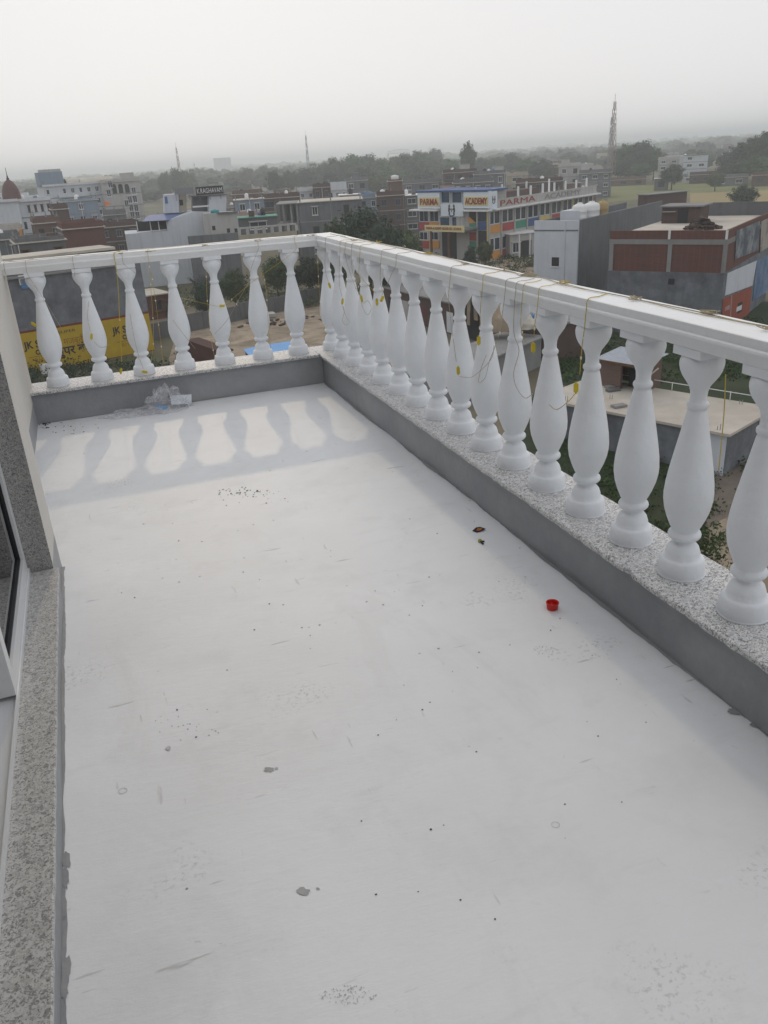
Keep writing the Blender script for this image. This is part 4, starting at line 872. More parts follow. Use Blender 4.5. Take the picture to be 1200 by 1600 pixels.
# stair room and rubble on the hall's roof
zr = zc1+.25
rm = thing('rooftop_room', 'small brown brick room with dark doorway on the hall roof', 'rooftop room', fh_.pt(W*.45, D*.6, zr))
yb = 13.5; xa = fh_.front(1034, 340, yb)[0]; xb = fh_.front(1094, 340, yb)[0]; zt = fh_.front(1064, 321, yb)[1]
fbox(rm, fh_, 'wall', 'brick_brown', xa, xb, yb, yb+3.5, zr+.001, zt-.15); fbox(rm, fh_, 'roof_slab', 'concrete', xa-.3, xb+.3, yb-.3, yb+3.8, zt-.148, zt)
xd = fh_.front(1067, 335, yb)[0]; hole(rm, fh_, xd-.55, xd+.55, zr+.01, zt-.35, yb, 'doorway', 'opening'); xd = fh_.front(1046, 340, yb)[0]; fbox(rm, fh_, 'shelf', 'tin_sheet', xd-.7, xd+.7, yb-.5, yb-.03, zr+1.2, zr+1.26)
rn = random.Random(12)
def heap(name, label, cpt, rx, ry, h, n, mt, s0, s1, cat='rubble'):
    m = MB()
    for _ in range(n):
        a = rn.uniform(0, 6.28); q = rn.random()**.6; x, y = rx*q*math.cos(a), ry*q*math.sin(a); z = h*(1-q)*rn.random(); s = rn.uniform(s0, s1); an = rn.uniform(0, 3.14); c_, s_ = math.cos(an), math.sin(an); L = s*rn.uniform(1,3)
        p = [(-L,-s,0),(L,-s,0),(L,s,0),(-L,s,0),(-L,-s,s),(L,-s,s*1.3),(L,s,s*1.2),(-L,s,s)]
        m.hexa([(cpt.x+x+c_*i-s_*j, cpt.y+y+s_*i+c_*j, cpt.z+z+k_) for i, j, k_ in p])
    return tag(m.build(name, mt, None, tuple(cpt)), label, cat, kind='stuff')
xq = fh_.front(1098, 352, 7)[0]; heap('rubble', 'heap of broken bricks and sticks on the pale hall roof', fh_.pt(xq, 7, zr), 1.9, 1.6, 1.2, 90, 'rubble', .08, .2)
# slanting brick wall behind the hall
b_, fb = block('brick_store', 'brick store with a slanting pale ridge behind the hall', 1012, 304, 8.5, 1074, 'brick_brown', 2.5, vR=298, parapet=0, cols=0, bands=False, roofmt='concrete')

# ---------------- white building with rooftop tanks, left of the hall
fw = Fr(835, 345, 10.0, 904, vR=344.5); wb = thing('white_building', 'plain white building with one square window and rooftop water tanks', 'building', fw.A, 'buildings of the town')
W, D = fw.W, 30.0; fbox(wb, fw, 'front_wall', 'plaster_white', 0, W, 0, .3, 0, 10.0); fbox(wb, fw, 'side_wall', 'plaster_grey', .15, W-.01, .301, D, 0, 9.1)
fbox(wb, fw, 'side_parapet', 'plaster_grey', W-.25, W-.011, .302, D, 9.101, 10.0); fbox(wb, fw, 'far_parapet', 'plaster_grey', .15, .35, .302, D, 9.101, 9.9)
fbox(wb, fw, 'string_course', 'concrete_dark', -.03, W+.03, -.06, -.002, fw.front(870,360)[1]-.06, fw.front(870,360)[1]+.06); x = fw.front(882, 400)[0]; fbox(wb, fw, 'drain_pipe', 'plaster_white', x-.06, x+.06, -.1, -.002, .1, 9.9)
x0, x1, z0, z1 = fw.rect(862,402,873.5,416); hole(wb, fw, x0, x1, z0, z1, name='window'); fbox(wb, fw, 'window_sill', 'frame_white', x0-.1, x1+.1, -.12, -.002, z0-.12, z0-.002)
for (u, v, mt, r) in ((905,340,'tank_white',.9),(924,337,'tank_white',1.0),(941,335,'tank_yellow',.75)):
    yk = 7.0+(u-905)*.12; x = fw.front(u, v, yk)[0]; tank(wb, fw.pt(min(x, W-1.2), yk, 9.102), r, 2.3, mt)
fbox(wb, fw, 'stair_ramp', 'plaster_white', 0.6, W*.55, 6, 12, 9.101, 10.6)
# low office in front of the wing
lo, fl_ = block('low_office', 'low pale office with a flat slab roof and white columns by the school', 797, 366, 4.2, 845, 'plaster_offwhite', 6, vR=361, parapet=0, cols=0, roofmt='frame_white')
for q in (.2,.55,.8): fbox(lo, fl_, 'column', 'frame_white', fl_.W*q, fl_.W*q+.2, -.9, -.7, 0, 4.05)
hole(lo, fl_, fl_.W*.35, fl_.W*.7, .1, 2.9); fwin(lo, fl_, fl_.W*.08, fl_.W*.3, 1.0, 2.7)

# ---------------- grey building with the painted cement advertisement (left)
fa = Fr(22, 403, 11.1, 214, vR=381.5); ga = thing('grey_building', 'grey blotchy plastered building with a yellow painted advertisement along its foot', 'building', fa.A, 'buildings of the town')
W, D = fa.W, 4.6; x0_, zz = fa.front(228, 490); H = 11.1
fbox(ga, fa, 'wall', 'plaster_blotchy', -4, W, 0, D, 0, H-1.9); fbox(ga, fa, 'upper_wall', 'plaster_grey', -4, W*.8, 1.6, D, H-1.899, H-.3)
fbox(ga, fa, 'roof_slab', 'roof_concrete', -4.4, W*.82, .4, D+.3, H-.299, H-.05)
def adz(u, v): return fa.front(u, v)
za0, za1 = adz(120, 569)[1], adz(120, 507.5)[1]
fbox(ga, fa, 'painted_band', 'ad_yellow', -4, W-.02, -.012, -.003, za0, za1); fbox(ga, fa, 'painted_rim', 'ad_rim', -4, W-.02, -.014, -.004, za1+.002, za1+.22); fbox(ga, fa, 'painted_rim', 'ad_rim', -4, W-.02, -.014, -.004, za0-.3, za0-.002)
for (uc, s_) in ((67,1.0),(206,1.0)):
    xc = adz(uc, 540)[0]; hh = za1-za0
    text(ga, 'JK SUPER', fa, xc, za0+hh*.66, 1.0, 'letter_dark', -.02, w=3.7, depth=.004, bold=.03); text(ga, 'CEMENT', fa, xc+.25, za0+hh*.48, .66, 'letter_dark', -.02, w=2.2, depth=.004, bold=.03); text(ga, 'B.H.S. YARD', fa, xc+.3, za0+hh*.29, .6, 'ad_rust', -.02, w=2.7, depth=.004)
    fbox(ga, fa, 'painted_rule', 'ad_rust', xc-1.6, xc+2.0, -.02, -.013, za0+hh*.37, za0+hh*.385)
xc = adz(120, 535)[0]; text(ga, 'मजबूती का', fa, xc+.3, za0+hh*.62, .9, 'ad_rust', -.02, w=3.2, depth=.004); text(ga, 'सुपर बंधन', fa, xc-.1, za0+hh*.38, 1.2, 'letter_dark', -.02, w=4.4, depth=.004, bold=.03); text(ga, 'SUPER', fa, adz(103,511)[0], za0+hh*.88, .4, 'letter_dark', -.02, w=1.8, depth=.004)
for (u0, v0, u1, v1, mt) in [(85,419,102,441,'door_wood'),(103,420,106,440,'frame_white'),(107,419,117,438,'opening'),(150,416,172,432,'opening')]:
    fbox(ga, fa, 'door' if mt == 'door_wood' else 'opening' if mt == 'opening' else 'door_frame', mt, fa.front(u0,430,1.6)[0], fa.front(u1,430,1.6)[0], 1.56, 1.598, H-1.89, H-.55)
fbox(ga, fa, 'balcony_slab', 'concrete', -4, W*.8, -.3, 1.59, H-1.898, H-1.75)
for u, v, mt in ((45,440,'tank_blue'),(42,434,'frame_white'),(52,433,'letter_red')): x, z = fa.front(u, v, -.1); fbox(ga, fa, 'laundry', mt, x-.8, x+.8, -.16, -.12, z-.6, z+.3)
x, z = adz(70, 580); fbox(ga, fa, 'white_sack', 'tank_white', x-.6, x+.6, -1.6, -.8, 0, .9)
# dark brick lean-to to the right of the advertisement
block('brick_wall_house', 'low reddish brick house between the advertisement wall and the white wall', 226, 462, 3.2, 262, 'brick_red', 6, vR=457, parapet=0, cols=1)

# ---------------- white house with the rooftop name board (left centre)
fg = Fr(196, 366, 8.7, 340, yaw=0); wg = thing('white_house', 'rambling white house with stepped roofs, blue roof sheet and rooftop name board', 'building', fg.A, 'buildings of the town')
gy = fg.front(260, 450)[1]
def G(name, mt, px, y=0, d=6): return fpoly(wg, fg, name, mt, px, y, d)
bot = [(u, v) for u, v in []]
x0 = fg.front(196, 370)[0]; xR = fg.front(338, 380)[0]
m = MB(); pts = [(x0,0),(xR,0),(xR,fg.front(336,331)[1]),(fg.front(301,331)[0],fg.front(301,331)[1]),(fg.front(262,344)[0],fg.front(262,344)[1]),(fg.front(262,361)[0],fg.front(262,361)[1]),(x0,fg.front(196,366)[1])]
m.add([fg.pt(x,0,z) for x,z in pts]+[fg.pt(x,9,z) for x,z in pts], [tuple(range(7)), tuple(range(13,6,-1))]+[(i,7+i,7+(i+1)%7,(i+1)%7) for i in range(7)]); m.build('wall', 'plaster_white', wg)
G('tower', 'plaster_white', [(326.5,331.5),(326.5,306.5),(353,304.5),(353.5,331)], .5, 5); G('tower_roof', 'concrete_dark', [(299,307),(299,305.8),(354,303),(354,304.3)], .1, 6); G('tower_back', 'concrete_dark', [(301,331),(301,307.2),(326,306.6),(326,331)], 3, 2.4)
G('railing', 'frame_white', [(301,324.5),(301,322),(326,320.5),(326,323)], .4, .1)
G('roof_room', 'plaster_white', [(257,333),(257,304.5),(279,303),(280,332)], 4, 4); G('roof_room', 'plaster_cream', [(280.3,330),(280,303.5),(291,302.5),(292,330)], 4.2, 4); frect(wg, fg, 'door', 'opening', 280.5, 312, 286, 321, 4.15, .04); frect(wg, fg, 'blue_door', 'blue_sheet', 257.5, 307, 262, 318, 3.9, .08)
m = MB(); p = [fg.front(222,346,-.6), fg.front(262,344,-.6)]; q = [fg.front(232,336,5), fg.front(298,331,5)]
m.add([fg.pt(p[0][0],-.6,p[0][1]), fg.pt(p[1][0],-.6,p[1][1]), fg.pt(q[1][0],5,q[1][1]), fg.pt(q[0][0],5,q[0][1])], [(0,1,2,3)]); m.add([fg.pt(p[0][0],-.6,p[0][1]-.06), fg.pt(p[1][0],-.6,p[1][1]-.06), fg.pt(q[1][0],5,q[1][1]-.06), fg.pt(q[0][0],5,q[0][1]-.06)], [(3,2,1,0)]); m.build('roof_sheet', 'blue_sheet', wg)
G('verandah_back', 'opening', [(214,362),(214,346),(261.5,344.8),(261.5,358)], 1.2, .3)
for u in (214,235,248,261): x = fg.front(u, 352, .2)[0]; zt = fg.front(u, 346, .2)[1]; fbox(wg, fg, 'post', 'frame_white', x-.07, x+.07, .1, .25, fg.front(u,361,.2)[1], zt)
x0, x1, z0, z1 = fg.rect(306,291,349,304); bd = fbox(wg, fg, 'name_board', 'letter_dark', x0, x1, .2, .35, z0, z1); text(wg, 'K.RAGHAVAM', fg, (x0+x1)/2, (z0+z1)/2, (z1-z0)*.85, 'letter_white', .17, w=(x1-x0)*.92)
for u in (312,328,345): x = fg.front(u, 304)[0]; fbox(wg, fg, 'board_post', 'steel_grey', x-.05, x+.05, .36, .46, z0-.8, z0+.9)
for u in (274,289,301): x = fg.front(u, 300, 3)[0]; zz = fg.front(u, 292, 3)[1]; fbox(wg, fg, 'board_frame', 'steel_grey', x-.05, x+.05, 3, 3.1, zz-2.2, zz)
G('roof_screen', 'steel_grey', [(273,304),(273,295),(301,292),(303,302)], 3.2, .06)
cb = thing('cream_house', 'cream annex block with a teal tank in front of the white house', 'building', fg.pt(fg.front(345,350,-6)[0],-6,0), 'buildings of the town')
m = MB(); pts = [(fg.front(320,350,-6)[0],0),(fg.front(371,350,-6)[0],0),(fg.front(370,331.5,-6)[0],fg.front(370,331.5,-6)[1]),(fg.front(319,334,-6)[0],fg.front(319,334,-6)[1])]
m.add([fg.pt(x,-6,z) for x,z in pts]+[fg.pt(x,-1,z) for x,z in pts], [(0,1,2,3),(7,6,5,4),(0,4,5,1),(1,5,6,2),(2,6,7,3),(3,7,4,0)]); m.build('wall', 'plaster_offwhite', cb)
x, z = fg.front(337, 335, -6); tank(cb, fg.pt(x, -5.2, z), .7, .7, 'teal_plastic'); x0, z0 = fg.front(340,333,-6); x1, z1 = fg.front(371,331,-6); fbox(cb, fg, 'eave', 'concrete_dark', x0, x1, -6.5, -6.003, z0-.1, z0+.1)
for (u, v) in ((357,360),(369,360),(334,356)): x, z = fg.front(u, v, -6); hole(cb, fg, x-.25, x+.25, z-.35, z+.3, -6)
# parapet yard in front
yw = thing('yard_wall', 'grey parapet wall and pale openwork parapet below the white house', 'wall', fg.pt(fg.front(370,380,-12)[0],-12,0))
m = MB(); xL, xM, xR = fg.front(294,375,-12)[0], fg.front(373,375,-12)[0], fg.front(465,375,-12)[0]; zL = fg.front(330,366.5,-12)[1]
m.box(xL, xM, -12, -11.7, 0, zL, fg); m.build('parapet', 'plaster_grey', yw); zp = fg.front(420,364,-12)[1]; zt = fg.front(420,352,-12)[1]
m = MB(); m.box(xM+.002, xR, -12.05, -11.75, 0, zp, fg); m.build('parapet', 'plaster_cream', yw); m = MB(); m.box(xM+.002, xR, -12.05, -11.8, zt-.25, zt, fg); m.build('cap_beam', 'plaster_offwhite', yw)
for k in range(8): x = xM+(xR-xM)*k/7.2; fbox(yw, fg, 'baluster_post', 'plaster_offwhite', x+.01, x+.5, -12.04, -11.82, zp+.001, zt-.251)
fbox(yw, fg, 'house_wall', 'plaster_cream', xM+.5, xR-.5, -11.6, -8, 0, zp-.4)
# green and white canopy left of the white house
fc = Fr(155, 364, 6.6, 197, yaw=0); gc = thing('balcony_house', 'small pale balcony house with a bright green tarpaulin', 'building', fc.A, 'buildings of the town')
fbox(gc, fc, 'wall', 'plaster_offwhite', 0, fc.W, 0, 6, 0, 4.6); z0, z1 = fc.front(175,378)[1], fc.front(175,366)[1]; fbox(gc, fc, 'balcony_parapet', 'plaster_offwhite', -.2, fc.W*.75, -1.2, -1.05, z0, z1); fbox(gc, fc, 'balcony_slab', 'concrete', -.2, fc.W, -1.2, -.003, z0-.2, z0-.002)
x0, x1, za, zb_ = fc.rect(170,357,197,365); m = MB(); m.add([fc.pt(x0,-1.3,za), fc.pt(x1,-1.3,za), fc.pt(x1,1.5,zb_+.3), fc.pt(x0,1.5,zb_+.2)], [(0,1,2,3)]); m.box(x0,x1,-1.32,-1.28,za-.1,za+.5,fc); m.build('tarpaulin', 'green_tarp', gc)
for x in (x0+.1, x1-.1): fbox(gc, fc, 'post', 'frame_white', x-.05, x+.05, -1.2, -1.1, z1, za)

# ---------------- near house with the brick shed on its roof (right, seen between the balusters)
h_ = 2.70; fn = Fr(845, 622, h_, 1135, vR=677); nh = thing('flat_roofed_house', 'low grey house with a wide pale flat roof below the right balustrade', 'house', fn.A)
W = fn.W; D = max(6.0, fn.side(1186, 627, W)[0])
D = min(D, 14.0)
fbox(nh, fn, 'wall', 'plaster_blotchy', 0, W-.05, .25, D, 0, h_-.16); fbox(nh, fn, 'roof_slab', 'roof_concrete', -.3, W+.25, -.1, D+.3, h_-.158, h_)
x0 = W-2.0; fbox(nh, fn, 'doorway_wall', 'plaster_white', W-1.0, W-.04, .19, .248, 0, h_-.17); fbox(nh, fn, 'door', 'door_orange', W-1.75, W-1.05, .17, .248, .1, 2.1); fbox(nh, fn, 'door_frame', 'door_wood', W-1.85, W-1.76, .16, .248, .1, 2.2)
fbox(nh, fn, 'step', 'concrete', W-2.1, W-.2, -.5, .15, 0, .25)
fbox(nh, fn, 'drain_pipe', 'frame_white', W+.0, W+.08, D*.75, D*.75+.08, 0, h_-.17)
sp_ = fn.side
rn = random.Random(31)
for k in range(6):   # stubs of reinforcement left on the roof
    x = W*rn.uniform(.1,.95); y = rn.choice([.3, D-.2, D*.4]); m = MB()
    for q in range(2): m.tube([fn.pt(x+q*.16, y, h_), fn.pt(x+q*.17, y, h_+rn.uniform(.2,.45))], .02, 5)
    m.build('rod_stub', 'steel_grey', nh)
rl = thing('roof_railing', 'thin white pipe railing along the far side of the pale flat roof', 'railing', fn.pt(W*.5, D, h_))
m = MB(); m.tube([fn.pt(-.2, D+.1, h_+.62), fn.pt(W*.98, D+.1, h_+.55)], .03, 6); m.build('rail', 'frame_white', rl)
for k in range(7): m = MB(); x = W*(.02+.155*k); m.tube([fn.pt(x, D+.1, h_), fn.pt(x, D+.1, h_+.61)], .028, 6); m.build('post', 'frame_white', rl)
fs_ = Fr(938, 557, 2.0, 1004, vR=568, base=ZG+h_); sh = thing('rooftop_shed', 'brick shed with striped tin roof standing on the flat-roofed house', 'shed', fs_.A)
W, D = fs_.W, 2.3; m = MB()
zf_, zb_2 = 1.85, 2.12
xd0, xd1 = W*.52, W*.86
m.box(0, xd0, 0, .22, 0, zf_, fs_); m.box(xd1, W, 0, .22, 0, zf_, fs_); m.box(xd0, xd1, 0, .22, zf_-.25, zf_-.001, fs_); m.box(0, .22, .221, D, 0, zf_, fs_); m.box(W-.22, W, .221, D, 0, zf_, fs_); m.box(.221, W-.221, D-.22, D-.001, 0, zb_2, fs_); m.build('wall', 'brick_pale', sh)
n = 16; vs = []; fs = []
for i in range(n*2+1):
    x = -.25+(W+.5)*i/(n*2); dz = .03*(i % 2)
    vs += [fs_.pt(x, -.35, zf_+.04+dz), fs_.pt(x, D+.3, zb_2+.06+dz)]
for i in range(n*2): fs.append((2*i, 2*i+2, 2*i+3, 2*i+1))
m = MB(); m.add(vs, fs); m.build('tin_roof', 'sheet_stripe', sh); fbox(sh, fs_, 'fascia', 'door_wood', -.26, W+.26, -.38, -.352, zf_-.06, zf_+.06); fbox(sh, fs_, 'interior', 'opening', xd0+.01, xd1-.01, .9, 1.0, .02, zf_-.3)
fbox(sh, fs_, 'pole', 'door_wood', W+.06, W+.14, .6, .7, .9, 1.0)
m = MB(); c = fs_.pt(W+.3, .4, 1.15); m.tube([c, c+fs_.n*1.0+Vector((0,0,.3))], .05, 6); m.build('log', 'roof_concrete', sh)
for k, (u, v, mt, s1, s2) in enumerate([(955,606,'concrete',.7,.4),(958,611,'concrete_dark',.8,.35),(967,636,'concrete',.75,.45)]):
    c = P(u, v, ZG+h_); m = MB(); m.box(c.x-s1*.6, c.x+s1*.6, c.y-s2*.6, c.y+s2*.6, c.z+.02, c.z+.16)
    tag(m.build('stone_slab', mt, None, tuple(c)), ['pale stone slab leaning by the rooftop shed', 'dark slab lying before the rooftop shed', 'flat stone slab near the front edge of the pale roof'][k], 'slab')
c = P(945, 596, ZG+h_); m = MB(); m.box(c.x-.3, c.x+.3, c.y-.1, c.y+.1, c.z, c.z+1.0); tag(m.build('tin_sheet', 'tin_sheet', None, tuple(c)), 'grey tin sheet propped against the rooftop shed', 'sheet')

# ---------------- shanty row and grey shed behind the middle balusters
sr, fsr = block('shanty_row', 'long dark brown brick shanty with mixed doorways behind the right balustrade', 598, 447, 3.4, 858, 'brick_brown', 5, vR=508, parapet=0, cols=0, bands=False, roofmt='concrete', cat='shed')
W = fsr.W
for k, (a, b, mt) in enumerate([(.04,.10,'opening'),(.14,.20,'tin_sheet'),(.26,.32,'dome_maroon'),(.36,.42,'opening'),(.46,.50,'cloth_white'),(.58,.66,'opening'),(.72,.78,'door_wood'),(.86,.93,'opening')]): hole(sr, fsr, W*a, W*b, .1, 2.3, 0, 'doorway', mt)
gs, fgs = block('grey_shed', 'smooth grey concrete shed in the gap right of the shanty', 690, 590, 2.7, 846, 'concrete', 4, vR=525, parapet=0, cols=0, bands=False, cat='shed', roofmt='concrete')
def lump(name, label, c, rx, ry, h, mt, cat, seed):
    m = MB(); vs = []; fs = []; nu, nv = 20, 9
    for j in range(nv+1):
        ph = j/nv*math.pi/2
        for i in range(nu):
            th = 6.28319*i/nu; d = Vector((math.cos(th)*math.cos(ph), math.sin(th)*math.cos(ph), math.sin(ph))); q = 1+.35*mnoise.noise(d*2.2+Vector((seed,0,0)))+.12*mnoise.noise(d*7+Vector((0,seed,0)))
            vs.append((c.x+rx*d.x*q, c.y+ry*d.y*q, c.z+h*d.z*q))
    for j in range(nv):
        for i in range(nu): fs.append((j*nu+i, j*nu+(i+1)%nu, (j+1)*nu+(i+1)%nu, (j+1)*nu+i))
    m.add(vs, fs, True); return tag(m.build(name, mt, None, tuple(c)), label, cat)
lump('tarp_heap', 'beige tarpaulin bundle lying on the shanty roof', P(783, 515, ZG+3.42), 1.6, 1.2, 2.0, 'tarp_beige', 'tarpaulin', 5)
lump('tarp_heap', 'pale sacking pile on the shanty roof near the blue tank', P(822, 512, ZG+3.42), 1.2, 1.0, 1.0, 'roof_concrete', 'sacking', 8)
t = thing('roof_tank', 'small blue water tank on the shanty roof', 'water tank', P(830, 506, ZG+3.42)); tank(t, Vector(t.location), .35, .9, 'tank_blue')
cl = thing('clothes_line', 'black and beige cloths hanging from a line above the shanty', 'laundry', fsr.pt(W*.6, -1.2, 0)); rn = random.Random(6)
x0, x1 = fsr.front(724, 470, -1.2)[0], fsr.front(758, 478, -1.2)[0]; zt = fsr.front(740, 466, -1.2)[1]
m = MB(); m.tube([fsr.pt(x0-1, -1.2, zt+.05), fsr.pt(x1+1, -1.2, zt)], .02, 5); m.build('line', 'gasket', cl)
for k in range(6):
    a = x0+(x1-x0)*k/6; b = a+(x1-x0)/6.6; zl = zt-rn.uniform(1.8,3.0); m = MB(); n = 8; vs = []; fs = []
    for i in range(n+1):
        for j in range(n+1): vs.append(fsr.pt(a+(b-a)*i/n, -1.2+.06*math.sin(i*1.7+j*.4+k), zt+(zl-zt)*j/n))
    for i in range(n):
        for j in range(n): fs.append((i*(n+1)+j, (i+1)*(n+1)+j, (i+1)*(n+1)+j+1, i*(n+1)+j+1))
    m.add(vs, fs, True); m.build('cloth', ['cloth_black','tarp_beige','cloth_black','tarp_beige','cloth_black','cloth_white'][k], cl)
for x in (x0-1, x1+1): fbox(cl, fsr, 'pole', 'door_wood', x-.05, x+.05, -1.25, -1.15, 0, zt+.1)

# ---------------- yard wall, blue sheet shed, brick pen behind the back balustrade
bw_, fbw = Fr(286, 492, 2.15, 525, vR=441.5), None
wl = thing('boundary_wall', 'weathered grey boundary wall behind the sandy yard', 'wall', bw_.A); nseg = 9
for k in range(nseg):
    x = bw_.W*k/nseg; fbox(wl, bw_, 'wall_panel', 'concrete_dark', x+.03, x+bw_.W/nseg-.03, 0, .2, 0, 2.1-.12*(k % 3)); fbox(wl, bw_, 'pillar', 'concrete_dark', x-.15, x+.029, -.06, .26, 0, 2.2)
fbox(wl, bw_, 'wall_panel', 'concrete_dark', -10, -.16, 0, .2, 0, 1.9)
bs = [P(380,546,ZG+2.4), P(403,540,ZG+2.5), P(458,532,ZG+2.5), P(456,556,ZG+2.3), P(400,566,ZG+2.3)]
bsh = thing('blue_roofed_shed', 'low shed with a bright blue sheet roof in the sandy yard', 'shed', Vector((bs[0].x, bs[0].y, ZG)))
m = MB(); n = 5; m.add(bs+[p-Vector((0,0,.08)) for p in bs], [tuple(range(n)), tuple(range(2*n-1,n-1,-1))]+[(i,n+i,n+(i+1)%n,(i+1)%n) for i in range(n)]); m.build('roof_sheet', 'blue_tarp', bsh)
cc = sum(bs, Vector())/n; lowp = [Vector((cc.x+(p.x-cc.x)*.93, cc.y+(p.y-cc.y)*.93, 0)) for p in bs]
a_ = sum(lowp[i].x*lowp[(i+1)%n].y-lowp[(i+1)%n].x*lowp[i].y for i in range(n)); lp = [(p.x, p.y) for p in (lowp if a_ > 0 else lowp[::-1])]
m = MB(); m.prism(lp, ZG, ZG+2.15); m.build('wall', 'red_soil_roof', bsh)
block('brick_pen', 'low dark red brick pen at the foot of the back balustrade', 290, 531, 2.4, 343, 'red_soil_roof', 1.2, vR=550, parapet=0, cols=0, bands=False, cat='shed', roofmt='red_soil_roof', slab=False)
c = P(410, 497, ZG); m = MB(); m.box(c.x-1.6, c.x+1.6, c.y-.9, c.y+.9, ZG+.1, ZG+.55); tag(m.build('building_slab', 'tin_sheet', None, tuple(c)), 'pale stacked slabs lying by the boundary wall', 'slab')
heap('rubble', 'dark debris strewn over the sandy yard', P(440, 505, ZG), 6, 3, .25, 34, 'rubble', .06, .2)

# ---------------- more of the town
def bk(name, label, uL, vL, uR, dist, mt, **k): return block(name, label, uL, vL, None, uR, mt, dist=dist, **k)
# left: temple with dome
tb, ft = bk('temple_hall', 'white temple hall with a blank end wall under the maroon dome', -14, 313, 27, 205, 'plaster_white', depth=10, parapet=.5, cols=0, bands=False)
t2, f3 = bk('temple_wing', 'white two-storey temple wing with rows of dark windows', 26, 311, 78, 207, 'plaster_white', depth=9, cols=5, storeys=4, parapet=.6, yaw=.1, wmt='frame_brown', pane='opening')
dp = ft.pt(ft.W*.82, 4, ft.h-.4); dm = thing('temple_dome', 'maroon beehive temple dome with a dark finial', 'dome', dp, 'temple parts')
m = MB(); m.lathe([(1.95,0),(1.95,.3),(1.9,1.2),(1.72,2.2),(1.35,3.1),(.85,3.8),(.35,4.2),(.12,4.35)], 20, dp); m.build('dome', 'dome_maroon', dm)
m = MB(); m.lathe([(.3,4.3),(.32,4.5),(.12,4.7),(.18,4.9),(.08,5.1),(.05,6.4),(.01,6.8)], 10, dp); m.build('finial', 'letter_dark', dm)
# left: large white institution
wi, fi = bk('white_institution', 'large white four-storey block with a pale vaulted roof on the left skyline', 66, 289, 180, 262, 'plaster_white', depth=14, cols=9, storeys=5, parapet=.5, yaw=.12)
m = MB(); n = 10; xa, xb = fi.W*.33, fi.W*.98
for k in range(n):
    a0, a1 = math.pi*k/n, math.pi*(k+1)/n; q = [(3.5-3.5*math.cos(a), fi.h-.4+1.6*math.sin(a)) for a in (a0, a1)]
    m.add([fi.pt(xa,q[0][0],q[0][1]), fi.pt(xb,q[0][0],q[0][1]), fi.pt(xb,q[1][0],q[1][1]), fi.pt(xa,q[1][0],q[1][1])], [(0,1,2,3)])
m.build('vault_roof', 'roof_concrete', wi); fbox(wi, fi, 'roof_block', 'plaster_blue', -.5, fi.W*.3, 1, 8, fi.h-.45, fi.h+3.2); fbox(wi, fi, 'roof_block', 'plaster_offwhite', fi.W*.02, fi.W*.29, 1.5, 7, fi.h+3.201, fi.h+3.9)
wr2, fr2 = bk('arcaded_block', 'white corner block with tall arched windows beside the vaulted roof', 158, 281, 217, 255, 'plaster_offwhite', depth=12, cols=0, storeys=5, parapet=.7, yaw=.05)
for k, u in enumerate((180,190,200)):
    x, z = fr2.front(u, 303); m = MB(); n = 8; pts = [(x-.6,z),(x+.6,z)]+[(x+.6*math.cos(math.pi*q/n), z+2.0+.6*math.sin(math.pi*q/n)) for q in range(n+1)]; nn = len(pts)
    m.add([fr2.pt(a,-.05,b) for a,b in pts]+[fr2.pt(a,-.003,b) for a,b in pts], [tuple(range(nn)), tuple(range(2*nn-1,nn-1,-1))]+[(i,nn+i,nn+(i+1)%nn,(i+1)%nn) for i in range(nn)]); m.build('arched_window', 'opening', wr2)
for (u, v) in ((170,302),(209,298),(203,312),(211,311),(205,325),(213,325),(198,318),(207,336),(215,336),(172,288)):
    x, z = fr2.front(u, v); fwin(wr2, fr2, x-.6, x+.6, z-.9, z+.9)
bx = fr2.pt(fr2.W*.75, 5, fr2.h-.6); tank(wr2, bx, .8, 1.8, 'tank_white'); fbox(wr2, fr2, 'stair_room', 'plaster_offwhite', fr2.W*.55, fr2.W*.9, 3, 7, fr2.h-.65, fr2.h+1.4)
bk('pale_house', 'bluish plain block in front of the vaulted institution', 96, 313, 152, 235, 'plaster_blue', depth=9, cols=3, storeys=4, yaw=.1, parapet=.4)
bk('brick_tower_house', 'narrow brown brick block beside the temple wing', 79, 320, 105, 185, 'brick_brown', depth=7, cols=0, yaw=.05)
bk('brick_house', 'brown brick house below the temple wing', 50, 341, 92, 160, 'brick_pale', depth=8, cols=2, yaw=.05)
bk('brick_frame_house', 'unfinished brick house with concrete columns left of the green tarpaulin', 96, 349, 160, 142, 'brick_red', depth=9, cols=0, yaw=.08, slabmt='concrete')
bk('brick_house', 'long low brick house behind the green tarpaulin', 150, 349, 216, 178, 'brick_brown', depth=8, cols=3, yaw=.08)
bk('grey_house', 'dark grey house above the far left end of the back rail', 22, 374, 100, 118, 'concrete_dark', depth=7, cols=3, yaw=.05, parapet=.5, pane='opening', wmt='frame_brown')
bk('grey_house', 'grey house with a row of posts at the far left edge', -20, 366, 30, 135, 'plaster_grey', depth=7, cols=2, yaw=.0)
aw = bk('shop_house', 'small shop house with an ochre awning at the far left', -12, 353, 34, 165, 'plaster_offwhite', depth=6, cols=0); 
fbox(aw[0], aw[1], 'awning', 'panel_orange', aw[1].W*.45, aw[1].W*.95, -1.5, -.01, aw[1].h-2.0, aw[1].h-.9)
fl2 = bk('orange_flag_house', 'greyish terrace house flying a small orange flag', 160, 330, 196, 205, 'plaster_grey', depth=7, cols=2)
